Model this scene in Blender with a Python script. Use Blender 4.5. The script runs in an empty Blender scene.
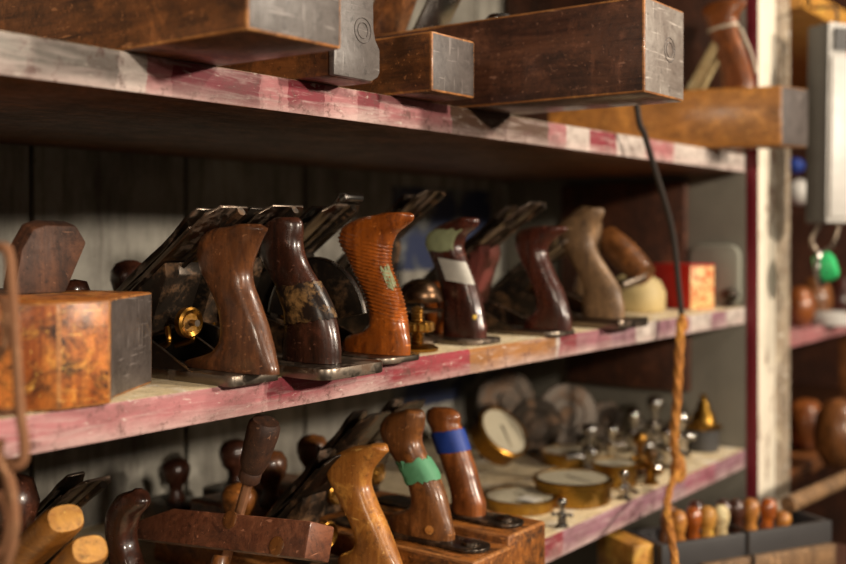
import bpy, bmesh, math, random
from mathutils import Vector, Matrix
random.seed(7)
sc = bpy.context.scene
COL = sc.collection
# ------------------------------------------------------------------ camera model
F = 1060.0; PX0 = 423.0; PY0 = 235.0
PHI = math.atan2(802, F); CP, SP = math.cos(PHI), math.sin(PHI)
CAM = Vector((0, -.645, .1215))
def ray(px):
    r = (px-PX0)/F
    return CP+r*SP, SP-r*CP
def at_d(px, py, d):
    a, b = ray(px); return Vector((a*d, CAM.y+b*d, CAM.z-(py-PY0)*d/F))
def at_x(px, py, X): return at_d(px, py, X/ray(px)[0])
def at_y(px, py, y): return at_d(px, py, (y-CAM.y)/ray(px)[1])
def at_z(px, py, z): return at_d(px, py, (CAM.z-z)*F/(py-PY0))
ZT0, ZT1 = .227, .257        # top shelf
ZM0, ZM1 = -.028, 0.0        # middle shelf
ZL0, ZL1 = -.271, -.239      # lower shelf
YB = .48                     # back wall

# ------------------------------------------------------------------ materials
def lin(c):
    return tuple(((v/255)/12.92 if v/255 <= .04045 else ((v/255+.055)/1.055)**2.4) for v in c)+(1,)
def new_mat(name):
    m = bpy.data.materials.new(name); m.use_nodes = True
    nt = m.node_tree; b = nt.nodes['Principled BSDF']
    return m, nt, b
def coords(nt, scale, rnd=True, loc=(0,0,0)):
    tc = nt.nodes.new('ShaderNodeTexCoord')
    mp = nt.nodes.new('ShaderNodeMapping'); mp.inputs['Scale'].default_value = scale; mp.inputs['Location'].default_value = loc
    if rnd:
        oi = nt.nodes.new('ShaderNodeObjectInfo')
        mu = nt.nodes.new('ShaderNodeMath'); mu.operation = 'MULTIPLY'; mu.inputs[1].default_value = 13.7
        nt.links.new(oi.outputs['Random'], mu.inputs[0])
        ad = nt.nodes.new('ShaderNodeVectorMath'); ad.operation = 'ADD'
        nt.links.new(tc.outputs['Object'], ad.inputs[0]); nt.links.new(mu.outputs[0], ad.inputs[1])
        nt.links.new(ad.outputs[0], mp.inputs['Vector'])
    else:
        nt.links.new(tc.outputs['Object'], mp.inputs['Vector'])
    return mp.outputs[0]
def noise(nt, vec, scale, detail=5, rough=.6, dist=0):
    n = nt.nodes.new('ShaderNodeTexNoise'); n.inputs['Scale'].default_value = scale
    n.inputs['Detail'].default_value = detail; n.inputs['Roughness'].default_value = rough
    n.inputs['Distortion'].default_value = dist
    nt.links.new(vec, n.inputs['Vector']); return n.outputs['Fac']
def ramp(nt, fac, stops, const=False):
    r = nt.nodes.new('ShaderNodeValToRGB'); e = r.color_ramp.elements
    if const: r.color_ramp.interpolation = 'CONSTANT'
    while len(e) < len(stops): e.new(.5)
    for k, (p, c) in enumerate(stops): e[k].position = p; e[k].color = c
    nt.links.new(fac, r.inputs['Fac']); return r.outputs['Color']
def mix(nt, fac, a, b, mode='MIX'):
    m = nt.nodes.new('ShaderNodeMix'); m.data_type = 'RGBA'; m.blend_type = mode
    for s, v in ((m.inputs[0], fac), (m.inputs[6], a), (m.inputs[7], b)):
        if isinstance(v, (int, float)): s.default_value = v
        elif isinstance(v, tuple): s.default_value = v
        else: nt.links.new(v, s)
    return m.outputs[2]
def mth(nt, op, a, b=0.0):
    m = nt.nodes.new('ShaderNodeMath'); m.operation = op
    for s, v in ((m.inputs[0], a), (m.inputs[1], b)):
        if isinstance(v, (int, float)): s.default_value = v
        else: nt.links.new(v, s)
    return m.outputs[0]
def step(nt, fac, lo, hi):
    return ramp(nt, fac, [(lo, (0,0,0,1)), (hi, (1,1,1,1))])
def bump(nt, b, h, strength=.3, dist=.001):
    n = nt.nodes.new('ShaderNodeBump'); n.inputs['Strength'].default_value = strength
    n.inputs['Distance'].default_value = dist
    nt.links.new(h, n.inputs['Height']); nt.links.new(n.outputs[0], b.inputs['Normal'])

def wood(name, dark, light, rough=.45, coat=0.0, axis='y', chip=None, chip_amt=.68, dirt=.5, grain=1.0, bmp=.3, blot=1.0, scratch=.5):
    m, nt, b = new_mat(name)
    s = [26, 26, 26]; s['xyz'.index(axis)] = 3.0
    v = coords(nt, tuple(x*grain for x in s))
    g = noise(nt, v, 3.2, 8, .68, .8)
    base = ramp(nt, g, [(.34, lin(dark)), (.64, lin(light))])
    v2 = coords(nt, (1,1,1))
    # handled / worn blotches, lighter and darker
    w = noise(nt, v2, 24*blot, 7, .72, .6)
    base = mix(nt, mth(nt, 'MULTIPLY', step(nt, w, .54, .70), .55), base, lin(tuple(min(255, c*1.45+8) for c in light)))
    d = noise(nt, v2, 17*blot, 8, .76, .5)
    base = mix(nt, mth(nt, 'MULTIPLY', step(nt, d, .46, .62), dirt), base, lin(tuple(c*.22 for c in dark)))
    f = noise(nt, v2, 150, 5, .75)
    base = mix(nt, mth(nt, 'MULTIPLY', step(nt, f, .55, .66), .55), base, lin(tuple(c*.3 for c in dark)))
    # fine scratches across the grain
    for (sa, sb) in (((12, 150, 160), .66), ((160, 26, 90), .67)):
        q = noise(nt, coords(nt, sa), 1.6, 3, .6, .25)
        base = mix(nt, mth(nt, 'MULTIPLY', step(nt, q, sb, sb+.04), scratch), base, lin(tuple(min(255, c*1.3+40) for c in light)))
    if chip:
        c2 = noise(nt, v2, 85, 6, .8)
        base = mix(nt, step(nt, c2, chip_amt-.03, chip_amt-.01), base, lin(chip))
    nt.links.new(base, b.inputs['Base Color'])
    rr = mth(nt, 'ADD', mth(nt, 'MULTIPLY', mth(nt, 'ADD', d, f), .42), rough-.40)
    nt.links.new(rr, b.inputs['Roughness'])
    cr = mth(nt, 'ADD', mth(nt, 'MULTIPLY', w, .5), -.10); nt.links.new(cr, b.inputs['Coat Roughness'])
    b.inputs['Coat Weight'].default_value = coat
    b.inputs['Specular IOR Level'].default_value = .45
    h = mth(nt, 'ADD', mth(nt, 'ADD', g, mth(nt, 'MULTIPLY', d, .9)), mth(nt, 'MULTIPLY', f, .35))
    bump(nt, b, h, bmp, .0018)
    n2 = nt.nodes.new('ShaderNodeBump'); n2.inputs['Strength'].default_value = bmp*.6; n2.inputs['Distance'].default_value = .0012
    nt.links.new(mth(nt, 'ADD', d, mth(nt, 'MULTIPLY', f, .25)), n2.inputs['Height']); nt.links.new(n2.outputs[0], b.inputs['Coat Normal'])
    return m
def metal(name, col, rust=None, rough=.4, amt=.5, metallic=1.0, sc_=60):
    m, nt, b = new_mat(name)
    v = coords(nt, (1,1,1))
    n = noise(nt, v, sc_, 7, .7)
    c = mix(nt, mth(nt, 'MULTIPLY', n, .6), lin(col), lin(tuple(x*.45 for x in col)))
    if rust:
        n2 = noise(nt, v, sc_*.6, 6, .75, .3)
        s = step(nt, n2, .62-amt*.25, .76-amt*.25)
        c = mix(nt, s, c, lin(rust))
        nt.links.new(mth(nt, 'MULTIPLY', mth(nt, 'SUBTRACT', 1.0, mth(nt, 'MULTIPLY', s, .75)), metallic), b.inputs['Metallic'])
        nt.links.new(mth(nt, 'ADD', rough, mth(nt, 'MULTIPLY', s, .35)), b.inputs['Roughness'])
    else:
        b.inputs['Metallic'].default_value = metallic
        nt.links.new(mth(nt, 'ADD', rough-.1, mth(nt, 'MULTIPLY', n, .2)), b.inputs['Roughness'])
    nt.links.new(c, b.inputs['Base Color'])
    bump(nt, b, n, .15, .001)
    return m
def plain(name, col, rough=.5, var=.25, sc_=40, spec=.5):
    m, nt, b = new_mat(name)
    n = noise(nt, coords(nt, (1,1,1)), sc_, 5, .65)
    nt.links.new(mix(nt, mth(nt, 'MULTIPLY', n, var*2), lin(col), lin(tuple(x*.55 for x in col))), b.inputs['Base Color'])
    b.inputs['Roughness'].default_value = rough; b.inputs['Specular IOR Level'].default_value = spec
    bump(nt, b, n, .12, .001)
    return m

def shelf_paint(name, segs, white_amt=.5, zw=.55):
    """flaking paint on the front edge of a board; segs = (X, colour) runs of paint along the board"""
    m, nt, b = new_mat(name)
    tc = nt.nodes.new('ShaderNodeTexCoord'); sx = nt.nodes.new('ShaderNodeSeparateXYZ')
    nt.links.new(tc.outputs['Object'], sx.inputs[0])
    v = coords(nt, (1,1,1), False)
    n1 = noise(nt, v, 14, 6, .7)
    xx = mth(nt, 'ADD', sx.outputs['X'], mth(nt, 'MULTIPLY', mth(nt, 'SUBTRACT', n1, .5), .03))
    xx = mth(nt, 'DIVIDE', xx, 2.2)
    stops = []
    for (x, c) in segs: stops.append((max(0, min(1, x/2.2)), lin(c)))
    base = ramp(nt, xx, stops, True)
    vs = coords(nt, (5, 40, 60), False)
    st = noise(nt, vs, 2.2, 6, .7, .4)
    # brush streaks of white and thin spots
    base = mix(nt, mth(nt, 'MULTIPLY', step(nt, st, .5, .68), white_amt), base, lin((222, 205, 196)))
    zn = mth(nt, 'ADD', mth(nt, 'MULTIPLY', sx.outputs['Z'], 30), mth(nt, 'MULTIPLY', n1, .9))
    base = mix(nt, mth(nt, 'MULTIPLY', mth(nt, 'SUBTRACT', 1.0, step(nt, zn, .50, .85)), zw), base, lin((214, 190, 182)))
    f = noise(nt, v, 55, 7, .8)
    base = mix(nt, mth(nt, 'MULTIPLY', step(nt, f, .53, .62), .75), base, lin((92, 56, 48)))
    gr = noise(nt, coords(nt, (4, 12, 16), False), 3.5, 7, .75, .5)
    base = mix(nt, mth(nt, 'MULTIPLY', step(nt, gr, .42, .70), .55), base, lin((84, 58, 50)))
    sp = noise(nt, coords(nt, (14, 30, 40), False), 4.0, 6, .75, .5)
    base = mix(nt, mth(nt, 'MULTIPLY', step(nt, sp, .60, .66), .7), base, lin((214, 202, 190)))
    f2 = noise(nt, v, 160, 5, .7)
    base = mix(nt, mth(nt, 'MULTIPLY', step(nt, f2, .62, .7), .6), base, lin((60, 42, 36)))
    nt.links.new(base, b.inputs['Base Color']); b.inputs['Roughness'].default_value = .62
    bump(nt, b, mth(nt, 'ADD', f, st), .45, .0015)
    return m
PINK=(172,106,108); RED=(128,34,48); WHT=(200,188,178); BARE=(158,106,54); MAUVE=(146,104,116); GREY=(128,122,114)
M = {}
M['edge_top'] = shelf_paint('paint_top_edge', [(0,GREY),(.475,WHT),(.50,PINK),(.53,RED),(.62,PINK),(.66,RED),(.70,PINK),(.745,RED),(.78,PINK),(.90,(88,62,44)),(1.10,PINK),(1.14,WHT),(1.20,RED),(1.28,WHT),(1.36,PINK),(1.46,WHT)], .55)
M['edge_mid'] = shelf_paint('paint_middle_edge', [(0,PINK),(.63,(146,58,68)),(.80,(148,42,54)),(.936,BARE),(1.11,WHT),(1.122,RED),(1.165,(150,96,104)),(1.26,MAUVE),(1.34,WHT),(1.40,MAUVE),(1.52,WHT),(1.6,MAUVE),(1.66,WHT)], .38)
M['edge_low'] = shelf_paint('paint_lower_edge', [(0,PINK),(1.05,RED),(1.13,MAUVE),(1.5,(150,84,100)),(1.62,MAUVE)], .5)
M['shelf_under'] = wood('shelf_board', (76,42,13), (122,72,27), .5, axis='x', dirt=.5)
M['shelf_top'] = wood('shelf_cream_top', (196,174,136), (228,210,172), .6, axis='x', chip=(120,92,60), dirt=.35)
M['wall'] = None
def wall_mat():
    m, nt, b = new_mat('old_grey_paint')
    v = coords(nt, (1,1,1), False)
    vs = coords(nt, (9,9,1.2), False)
    n = noise(nt, v, 6, 7, .7); d = noise(nt, vs, 4, 6, .75)
    c = ramp(nt, n, [(.3, lin((104,100,92))), (.7, lin((156,152,140)))])
    c = mix(nt, mth(nt, 'MULTIPLY', step(nt, d, .46, .66), .7), c, lin((58,48,38)))
    f = noise(nt, v, 70, 5, .75)
    c = mix(nt, mth(nt, 'MULTIPLY', step(nt, f, .62, .7), .5), c, lin((40,32,24)))
    nt.links.new(c, b.inputs['Base Color']); b.inputs['Roughness'].default_value = .7
    bump(nt, b, n, .2, .002)
    return m
M['wall'] = wall_mat()
M['wall_dark'] = wood('dark_wall_boards', (34,22,15), (62,40,26), .7, axis='z')
M['endpanel'] = plain('cream_panel', (132,126,112), .6, .4, 7)
def post_mat():
    m, nt, b = new_mat('flaking_white_paint')
    v = coords(nt, (1,1,.45), False)
    n = noise(nt, v, 30, 8, .78); n2 = noise(nt, v, 7, 5, .6)
    c = mix(nt, step(nt, mth(nt,'ADD',mth(nt,'MULTIPLY',n,.7),mth(nt,'MULTIPLY',n2,.3)), .53, .58), lin((226,216,196)), lin((124,92,66)))
    c = mix(nt, mth(nt,'MULTIPLY',step(nt, n2, .55,.75),.25), c, lin((170,130,118)))
    nt.links.new(c, b.inputs['Base Color']); b.inputs['Roughness'].default_value = .6
    bump(nt, b, n, .4, .002)
    return m
M['post_white'] = post_mat()
M['post_grey'] = wood('weathered_post', (120,100,80), (176,158,134), .65, axis='z', chip=(215,205,190), chip_amt=.6)
M['red_paint'] = plain('dark_red_paint', (128,28,42), .5, .3, 30)

M['w_brown'] = wood('varnished_brown', (66,36,19), (116,70,38), .36, .5, 'z', chip=(176,128,70), chip_amt=.74, dirt=.55)
M['w_black'] = wood('blackened_handle', (34,19,13), (74,40,27), .3, .6, 'z', chip=(150,110,60), chip_amt=.73, dirt=.5)
M['w_amber'] = wood('amber_varnish', (112,50,12), (172,90,28), .28, .8, 'z', dirt=.25, bmp=.1)
M['w_redbrown'] = wood('dark_red_varnish', (42,17,12), (78,36,24), .28, .7, 'z', chip=(180,160,130), chip_amt=.76, dirt=.35)
M['w_tan'] = wood('worn_tan', (96,72,50), (142,110,76), .5, .1, 'z', dirt=.35)
M['w_gold'] = wood('golden_beech', (140,82,30), (188,124,56), .34, .4, 'z', chip=(90,50,20), chip_amt=.72, dirt=.18)
M['w_mid'] = wood('mid_brown_handle', (82,46,20), (134,84,42), .36, .4, 'z', chip=(210,150,80), chip_amt=.74, dirt=.45)
M['w_orange'] = wood('orange_brown_handle', (98,50,20), (148,84,38), .34, .5, 'z', dirt=.35)
M['w_block'] = wood('old_plane_body', (72,40,20), (134,82,42), .42, .25, 'y', chip=(196,140,80), chip_amt=.75, dirt=.6)
M['w_block_red'] = wood('deep_brown_body', (58,33,24), (98,62,44), .38, .3, 'y', chip=(190,150,110), chip_amt=.745, dirt=.6)
M['w_rust'] = wood('rust_orange_body', (140,66,18), (214,130,54), .5, .15, 'z', dirt=.95, grain=.7, blot=2.0, bmp=.5)
def scuffed(name, col, dark, rough=.42):
    m, nt, b = new_mat(name); v = coords(nt, (1,1,1))
    a = noise(nt, v, 26, 8, .78, .6); f = noise(nt, v, 140, 6, .78)
    c = mix(nt, step(nt, a, .38, .66), lin(col), lin(dark))
    c = mix(nt, mth(nt, 'MULTIPLY', step(nt, f, .54, .66), .6), c, lin(tuple(x*.5 for x in dark)))
    for sa in ((14,14,170), (170,60,16)):
        q = noise(nt, coords(nt, sa), 1.5, 4, .6, .3)
        c = mix(nt, mth(nt, 'MULTIPLY', step(nt, q, .62, .68), .55), c, lin(tuple(min(255, x*1.25+24) for x in col)))
    nt.links.new(c, b.inputs['Base Color'])
    nt.links.new(mth(nt, 'ADD', mth(nt, 'MULTIPLY', a, .5), rough-.25), b.inputs['Roughness'])
    bump(nt, b, mth(nt, 'ADD', a, f), .35, .0012); return m
M['w_endgrey'] = scuffed('worn_grey_end', (150,142,134), (104,92,84), .36)
M['w_enddim'] = scuffed('dim_grey_end', (104,98,94), (70,62,58), .40)  # end grey with the weaker light at the left put into its colour
M['w_edge'] = wood('rubbed_edge', (120,70,32), (186,124,66), .5, .1, 'y', dirt=.4)
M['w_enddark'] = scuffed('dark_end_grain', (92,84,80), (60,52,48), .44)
M['w_light'] = wood('transitional_body', (110,62,24), (160,98,42), .4, .3, 'y', chip=(60,34,14), chip_amt=.66, dirt=.85, blot=1.4)
M['bronze'] = metal('brown_bronze', (112,86,64), (74,54,40), .32, .5)
M['w_wedge'] = wood('dull_dark_wedge', (48,27,17), (88,54,34), .62, 0, 'z', dirt=.6)
M['w_far'] = wood('far_plane_body', (132,82,28), (178,118,50), .42, .2, 'y', dirt=.3)
M['w_clamp'] = wood('clamp_maple', (92,50,32), (134,82,56), .5, .1, 'x', dirt=.6)
M['w_darkboard'] = wood('dark_board', (48,25,14), (84,46,26), .6, 0, 'z')
M['w_pale'] = wood('pale_wood', (176,150,104), (206,184,136), .55, 0, 'y', dirt=.2)
M['w_yellow'] = wood('yellow_wood', (164,108,40), (206,150,66), .45, .1, 'y', dirt=.2)
M['iron_black'] = metal('japanned_iron', (72,64,56), (104,74,46), .32, .45, .8)
M['iron_grey'] = metal('worn_iron', (150,138,124), (92,70,52), .34, .45)
M['frog_red'] = metal('rusty_red_iron', (128,84,74), (110,50,42), .4, .8)
M['steel'] = metal('bright_steel', (168,164,158), (92,70,54), .26, .2)
M['steel_dark'] = metal('dark_steel', (140,126,112), (92,68,50), .28, .4)
M['brass'] = metal('old_brass', (170,122,52), (80,54,24), .3, .45)
M['brass_bright'] = metal('gauge_brass', (186,140,60), (110,76,30), .3, .3)
M['chrome'] = metal('chrome', (206,200,192), None, .14)
M['rust_wire'] = metal('rusty_wire', (176,132,98), (140,96,66), .5, .9)
M['tape_green'] = plain('green_tape', (86,152,110), .6, .2, 90)
M['tape_blue'] = plain('blue_tape', (28,62,150), .55, .25, 90)
M['tape_black'] = metal('old_black_tape', (40,30,25), (148,110,62), .3, .42, .0, 55)
M['paint_green'] = plain('pale_green_paint', (146,152,112), .6, .3, 120)
M['white_label'] = plain('white_label', (205,200,188), .6, .25, 80)
M['yellow_dot'] = plain('yellow_paint', (206,170,60), .5, .1)
M['paper'] = plain('dial_paper', (196,186,160), .55, .2, 30)
M['red_box'] = plain('red_card', (196,36,20), .5, .2, 20)
M['box_end'] = None
M['cream_tin'] = plain('cream_cloth', (206,184,130), .6, .25, 26)
M['shading_grey'] = plain('shading_grey', (150,150,136), .35, .15, 12)
M['rope'] = wood('jute_rope', (128,74,22), (196,128,52), .75, 0, 'z', dirt=.3, grain=3)
M['cord'] = plain('dark_cord', (46,36,28), .7, .3, 90)
M['string'] = plain('white_string', (206,192,170), .7, .2, 90)
M['slate'] = plain('slate_paint', (60,58,58), .45, .3, 30)
M['white_enamel'] = plain('white_enamel', (214,210,202), .4, .3, 30)
M['grey_side'] = plain('grey_painted_metal', (74,72,70), .42, .25, 30)
M['green_glass'] = plain('green_tape_bright', (52,190,110), .5, .15, 60)
M['floor'] = plain('dusty_floor', (84,72,60), .8, .4, 6)
def glass_mat():
    m, nt, b = new_mat('dial_glass')
    tr = nt.nodes.new('ShaderNodeBsdfTransparent'); gl = nt.nodes.new('ShaderNodeBsdfGlossy'); gl.inputs['Roughness'].default_value = .12
    fr = nt.nodes.new('ShaderNodeLayerWeight')
    ms = nt.nodes.new('ShaderNodeMixShader'); nt.links.new(mth(nt, 'MULTIPLY', mth(nt, 'POWER', fr.outputs['Facing'], 5.0), .5), ms.inputs[0]); nt.links.new(tr.outputs[0], ms.inputs[1]); nt.links.new(gl.outputs[0], ms.inputs[2])
    nt.links.new(ms.outputs[0], nt.nodes['Material Output'].inputs['Surface'])
    return m
M['glass'] = glass_mat()
def box_end():
    m, nt, b = new_mat('orange_printed_card')
    tc = nt.nodes.new('ShaderNodeTexCoord'); sx = nt.nodes.new('ShaderNodeSeparateXYZ'); nt.links.new(tc.outputs['Object'], sx.inputs[0])
    w = nt.nodes.new('ShaderNodeTexWave'); w.wave_type='BANDS'; w.bands_direction='Z'; w.inputs['Scale'].default_value=14; w.inputs['Distortion'].default_value=14; w.inputs['Detail Scale'].default_value=2.5
    nt.links.new(tc.outputs['Object'], w.inputs['Vector'])
    nt.links.new(mix(nt, step(nt, w.outputs['Fac'], .55, .8), lin((222,182,122)), lin((206,104,54))), b.inputs['Base Color'])
    b.inputs['Roughness'].default_value=.5
    return m
M['box_end'] = box_end()
def poster_mat():
    m, nt, b = new_mat('blue_printed_paper')
    n = noise(nt, coords(nt, (1,1,1), False), 15, 3, .5)
    nt.links.new(ramp(nt, n, [(.46, lin((34,44,74))), (.52, lin((70,74,80))), (.6, lin((120,122,120)))]), b.inputs['Base Color'])
    b.inputs['Roughness'].default_value=.6
    return m
M['poster'] = poster_mat()

# ------------------------------------------------------------------ mesh builder
class MB:
    def __init__(s): s.v = []; s.f = []; s.mi = []
    def add(s, vs, fs, mi=0):
        o = len(s.v); s.v += [Vector(p) for p in vs]
        for f in fs: s.f.append([i+o for i in f]); s.mi.append(mi)
        return s
    def loft(s, rings, cap0=True, cap1=True, closed=False, mi=0):
        n = len(rings[0]); vs = [p for r in rings for p in r]; fs = []
        R = len(rings)
        for k in range(R if closed else R-1):
            k2 = (k+1) % R
            for i in range(n):
                j = (i+1) % n
                fs.append([k*n+i, k*n+j, k2*n+j, k2*n+i])
        if not closed:
            if cap0: fs.append(list(range(n))[::-1])
            if cap1: fs.append([(R-1)*n+i for i in range(n)])
        return s.add(vs, fs, mi)
    def tube(s, pts, r, n=10, closed=False, cap=True):
        pts = [Vector(p) for p in pts]; R = len(pts); rings = []; up = None
        for i, p in enumerate(pts):
            if closed: t = pts[(i+1) % R]-pts[i-1]
            else: t = pts[min(i+1, R-1)]-pts[max(i-1, 0)]
            t.normalize()
            if up is None:
                a = Vector((0,0,1)) if abs(t.z) < .9 else Vector((1,0,0)); up = t.cross(a).normalized()
            else: up = (up-t*up.dot(t)).normalized()
            w = t.cross(up); rr = r[i] if isinstance(r, (list, tuple)) else r
            rings.append([p+(up*math.cos(2*math.pi*k/n)+w*math.sin(2*math.pi*k/n))*rr for k in range(n)])
        return s.loft(rings, cap, cap, closed)
    def lathe(s, prof, o, axis=(0,0,1), n=24):
        """prof = [(r, h)] along the axis from o"""
        o = Vector(o); a = Vector(axis).normalized()
        u = a.cross(Vector((0,0,1)) if abs(a.z) < .9 else Vector((1,0,0))).normalized(); w = a.cross(u)
        return s.loft([[o+a*h+(u*math.cos(2*math.pi*k/n)+w*math.sin(2*math.pi*k/n))*max(r, 1e-5) for k in range(n)] for r, h in prof])
    def prism(s, poly, o, ex, ey, ez, d):
        """outline poly (u,v) in ex,ey, thickness d along ez"""
        o, ex, ey, ez = Vector(o), Vector(ex), Vector(ey), Vector(ez)
        A = [o+ex*u+ey*v for u, v in poly]; B = [p+ez*d for p in A]
        return s.loft([A, B])
    def box(s, lo, hi):
        (a,b,c),(d,e,f) = lo, hi
        return s.prism([(a,b),(d,b),(d,e),(a,e)], (0,0,c), (1,0,0),(0,1,0),(0,0,1), f-c)
    def obox(s, o, e1, e2, e3):
        o, e1, e2, e3 = Vector(o), Vector(e1), Vector(e2), Vector(e3)
        return s.loft([[o, o+e1, o+e1+e2, o+e2], [o+e3, o+e1+e3, o+e1+e2+e3, o+e2+e3]])

def wloc(o):
    p = Vector((0,0,0))
    while o: p += o.location; o = o.parent
    return p
def obj(name, mb, mats, parent=None, bev=0, seg=2, smooth=30, jit=0, endmat=None, edge=False):
    bm = bmesh.new(); vv = [bm.verts.new(p) for p in mb.v]
    for f, mi in zip(mb.f, mb.mi):
        try: fc = bm.faces.new([vv[i] for i in f]); fc.material_index = mi
        except ValueError: pass
    bmesh.ops.recalc_face_normals(bm, faces=bm.faces)
    if endmat:
        for fc in bm.faces:
            for k, (dirn, th) in enumerate(endmat):
                if fc.normal.dot(Vector(dirn)) > th: fc.material_index = k+1
    if bev:
        es = [e for e in bm.edges if len(e.link_faces) == 2 and e.calc_face_angle(0) > math.radians(28)]
        bmesh.ops.bevel(bm, geom=es, offset=bev, segments=seg, profile=.5, affect='EDGES', clamp_overlap=True, material=(len(mats)-1 if edge else -1))
    if jit:
        for v in bm.verts: v.co += Vector((random.uniform(-jit,jit),random.uniform(-jit,jit),random.uniform(-jit,jit)))
    xs = [v.co for v in bm.verts]
    if parent: org = wloc(parent)
    else:
        lo = [min(p[k] for p in xs) for k in range(3)]; hi = [max(p[k] for p in xs) for k in range(3)]
        org = Vector(((lo[0]+hi[0])/2, (lo[1]+hi[1])/2, lo[2]))
    for v in bm.verts: v.co -= org
    me = bpy.data.meshes.new(name); bm.to_mesh(me); bm.free()
    me.polygons.foreach_set('use_smooth', [True]*len(me.polygons))
    me.set_sharp_from_angle(angle=math.radians(smooth))
    o = bpy.data.objects.new(name, me); COL.objects.link(o)
    for m in (mats if isinstance(mats, (list, tuple)) else [mats]): me.materials.append(M[m])
    if parent: o.parent = parent
    else: o.location = org
    return o
def tag(o, label=None, cat=None, group=None, kind=None):
    if label: o['label'] = label
    if cat: o['category'] = cat
    if group: o['group'] = group
    if kind: o['kind'] = kind
    return o
def thing(name, label, cat, loc, group=None):
    o = bpy.data.objects.new(name, None); o.empty_display_size = .02; COL.objects.link(o)
    o.location = loc; return tag(o, label, cat, group)
def dup(root, dloc, label, group=None):
    """copy of a thing with copies of its parts and sub-parts, moved by dloc"""
    r = root.copy(); COL.objects.link(r); r.location = root.location+Vector(dloc); r['label'] = label
    if group: r['group'] = group
    for ch in list(root.children):
        c = ch.copy(); COL.objects.link(c); c.parent = r
        for g in ch.children:
            d = g.copy(); COL.objects.link(d); d.parent = c
    return r
def spline(pts, n=8):
    pts = [Vector(p) for p in pts]; out = []
    for i in range(len(pts)-1):
        p0, p1, p2, p3 = pts[max(i-1,0)], pts[i], pts[i+1], pts[min(i+2,len(pts)-1)]
        for k in range(n):
            t = k/n
            out.append(.5*((2*p1)+(p2-p0)*t+(2*p0-5*p1+4*p2-p3)*t*t+(3*p1-p0-3*p2+p3)*t**3))
    out.append(pts[-1]); return out

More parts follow.
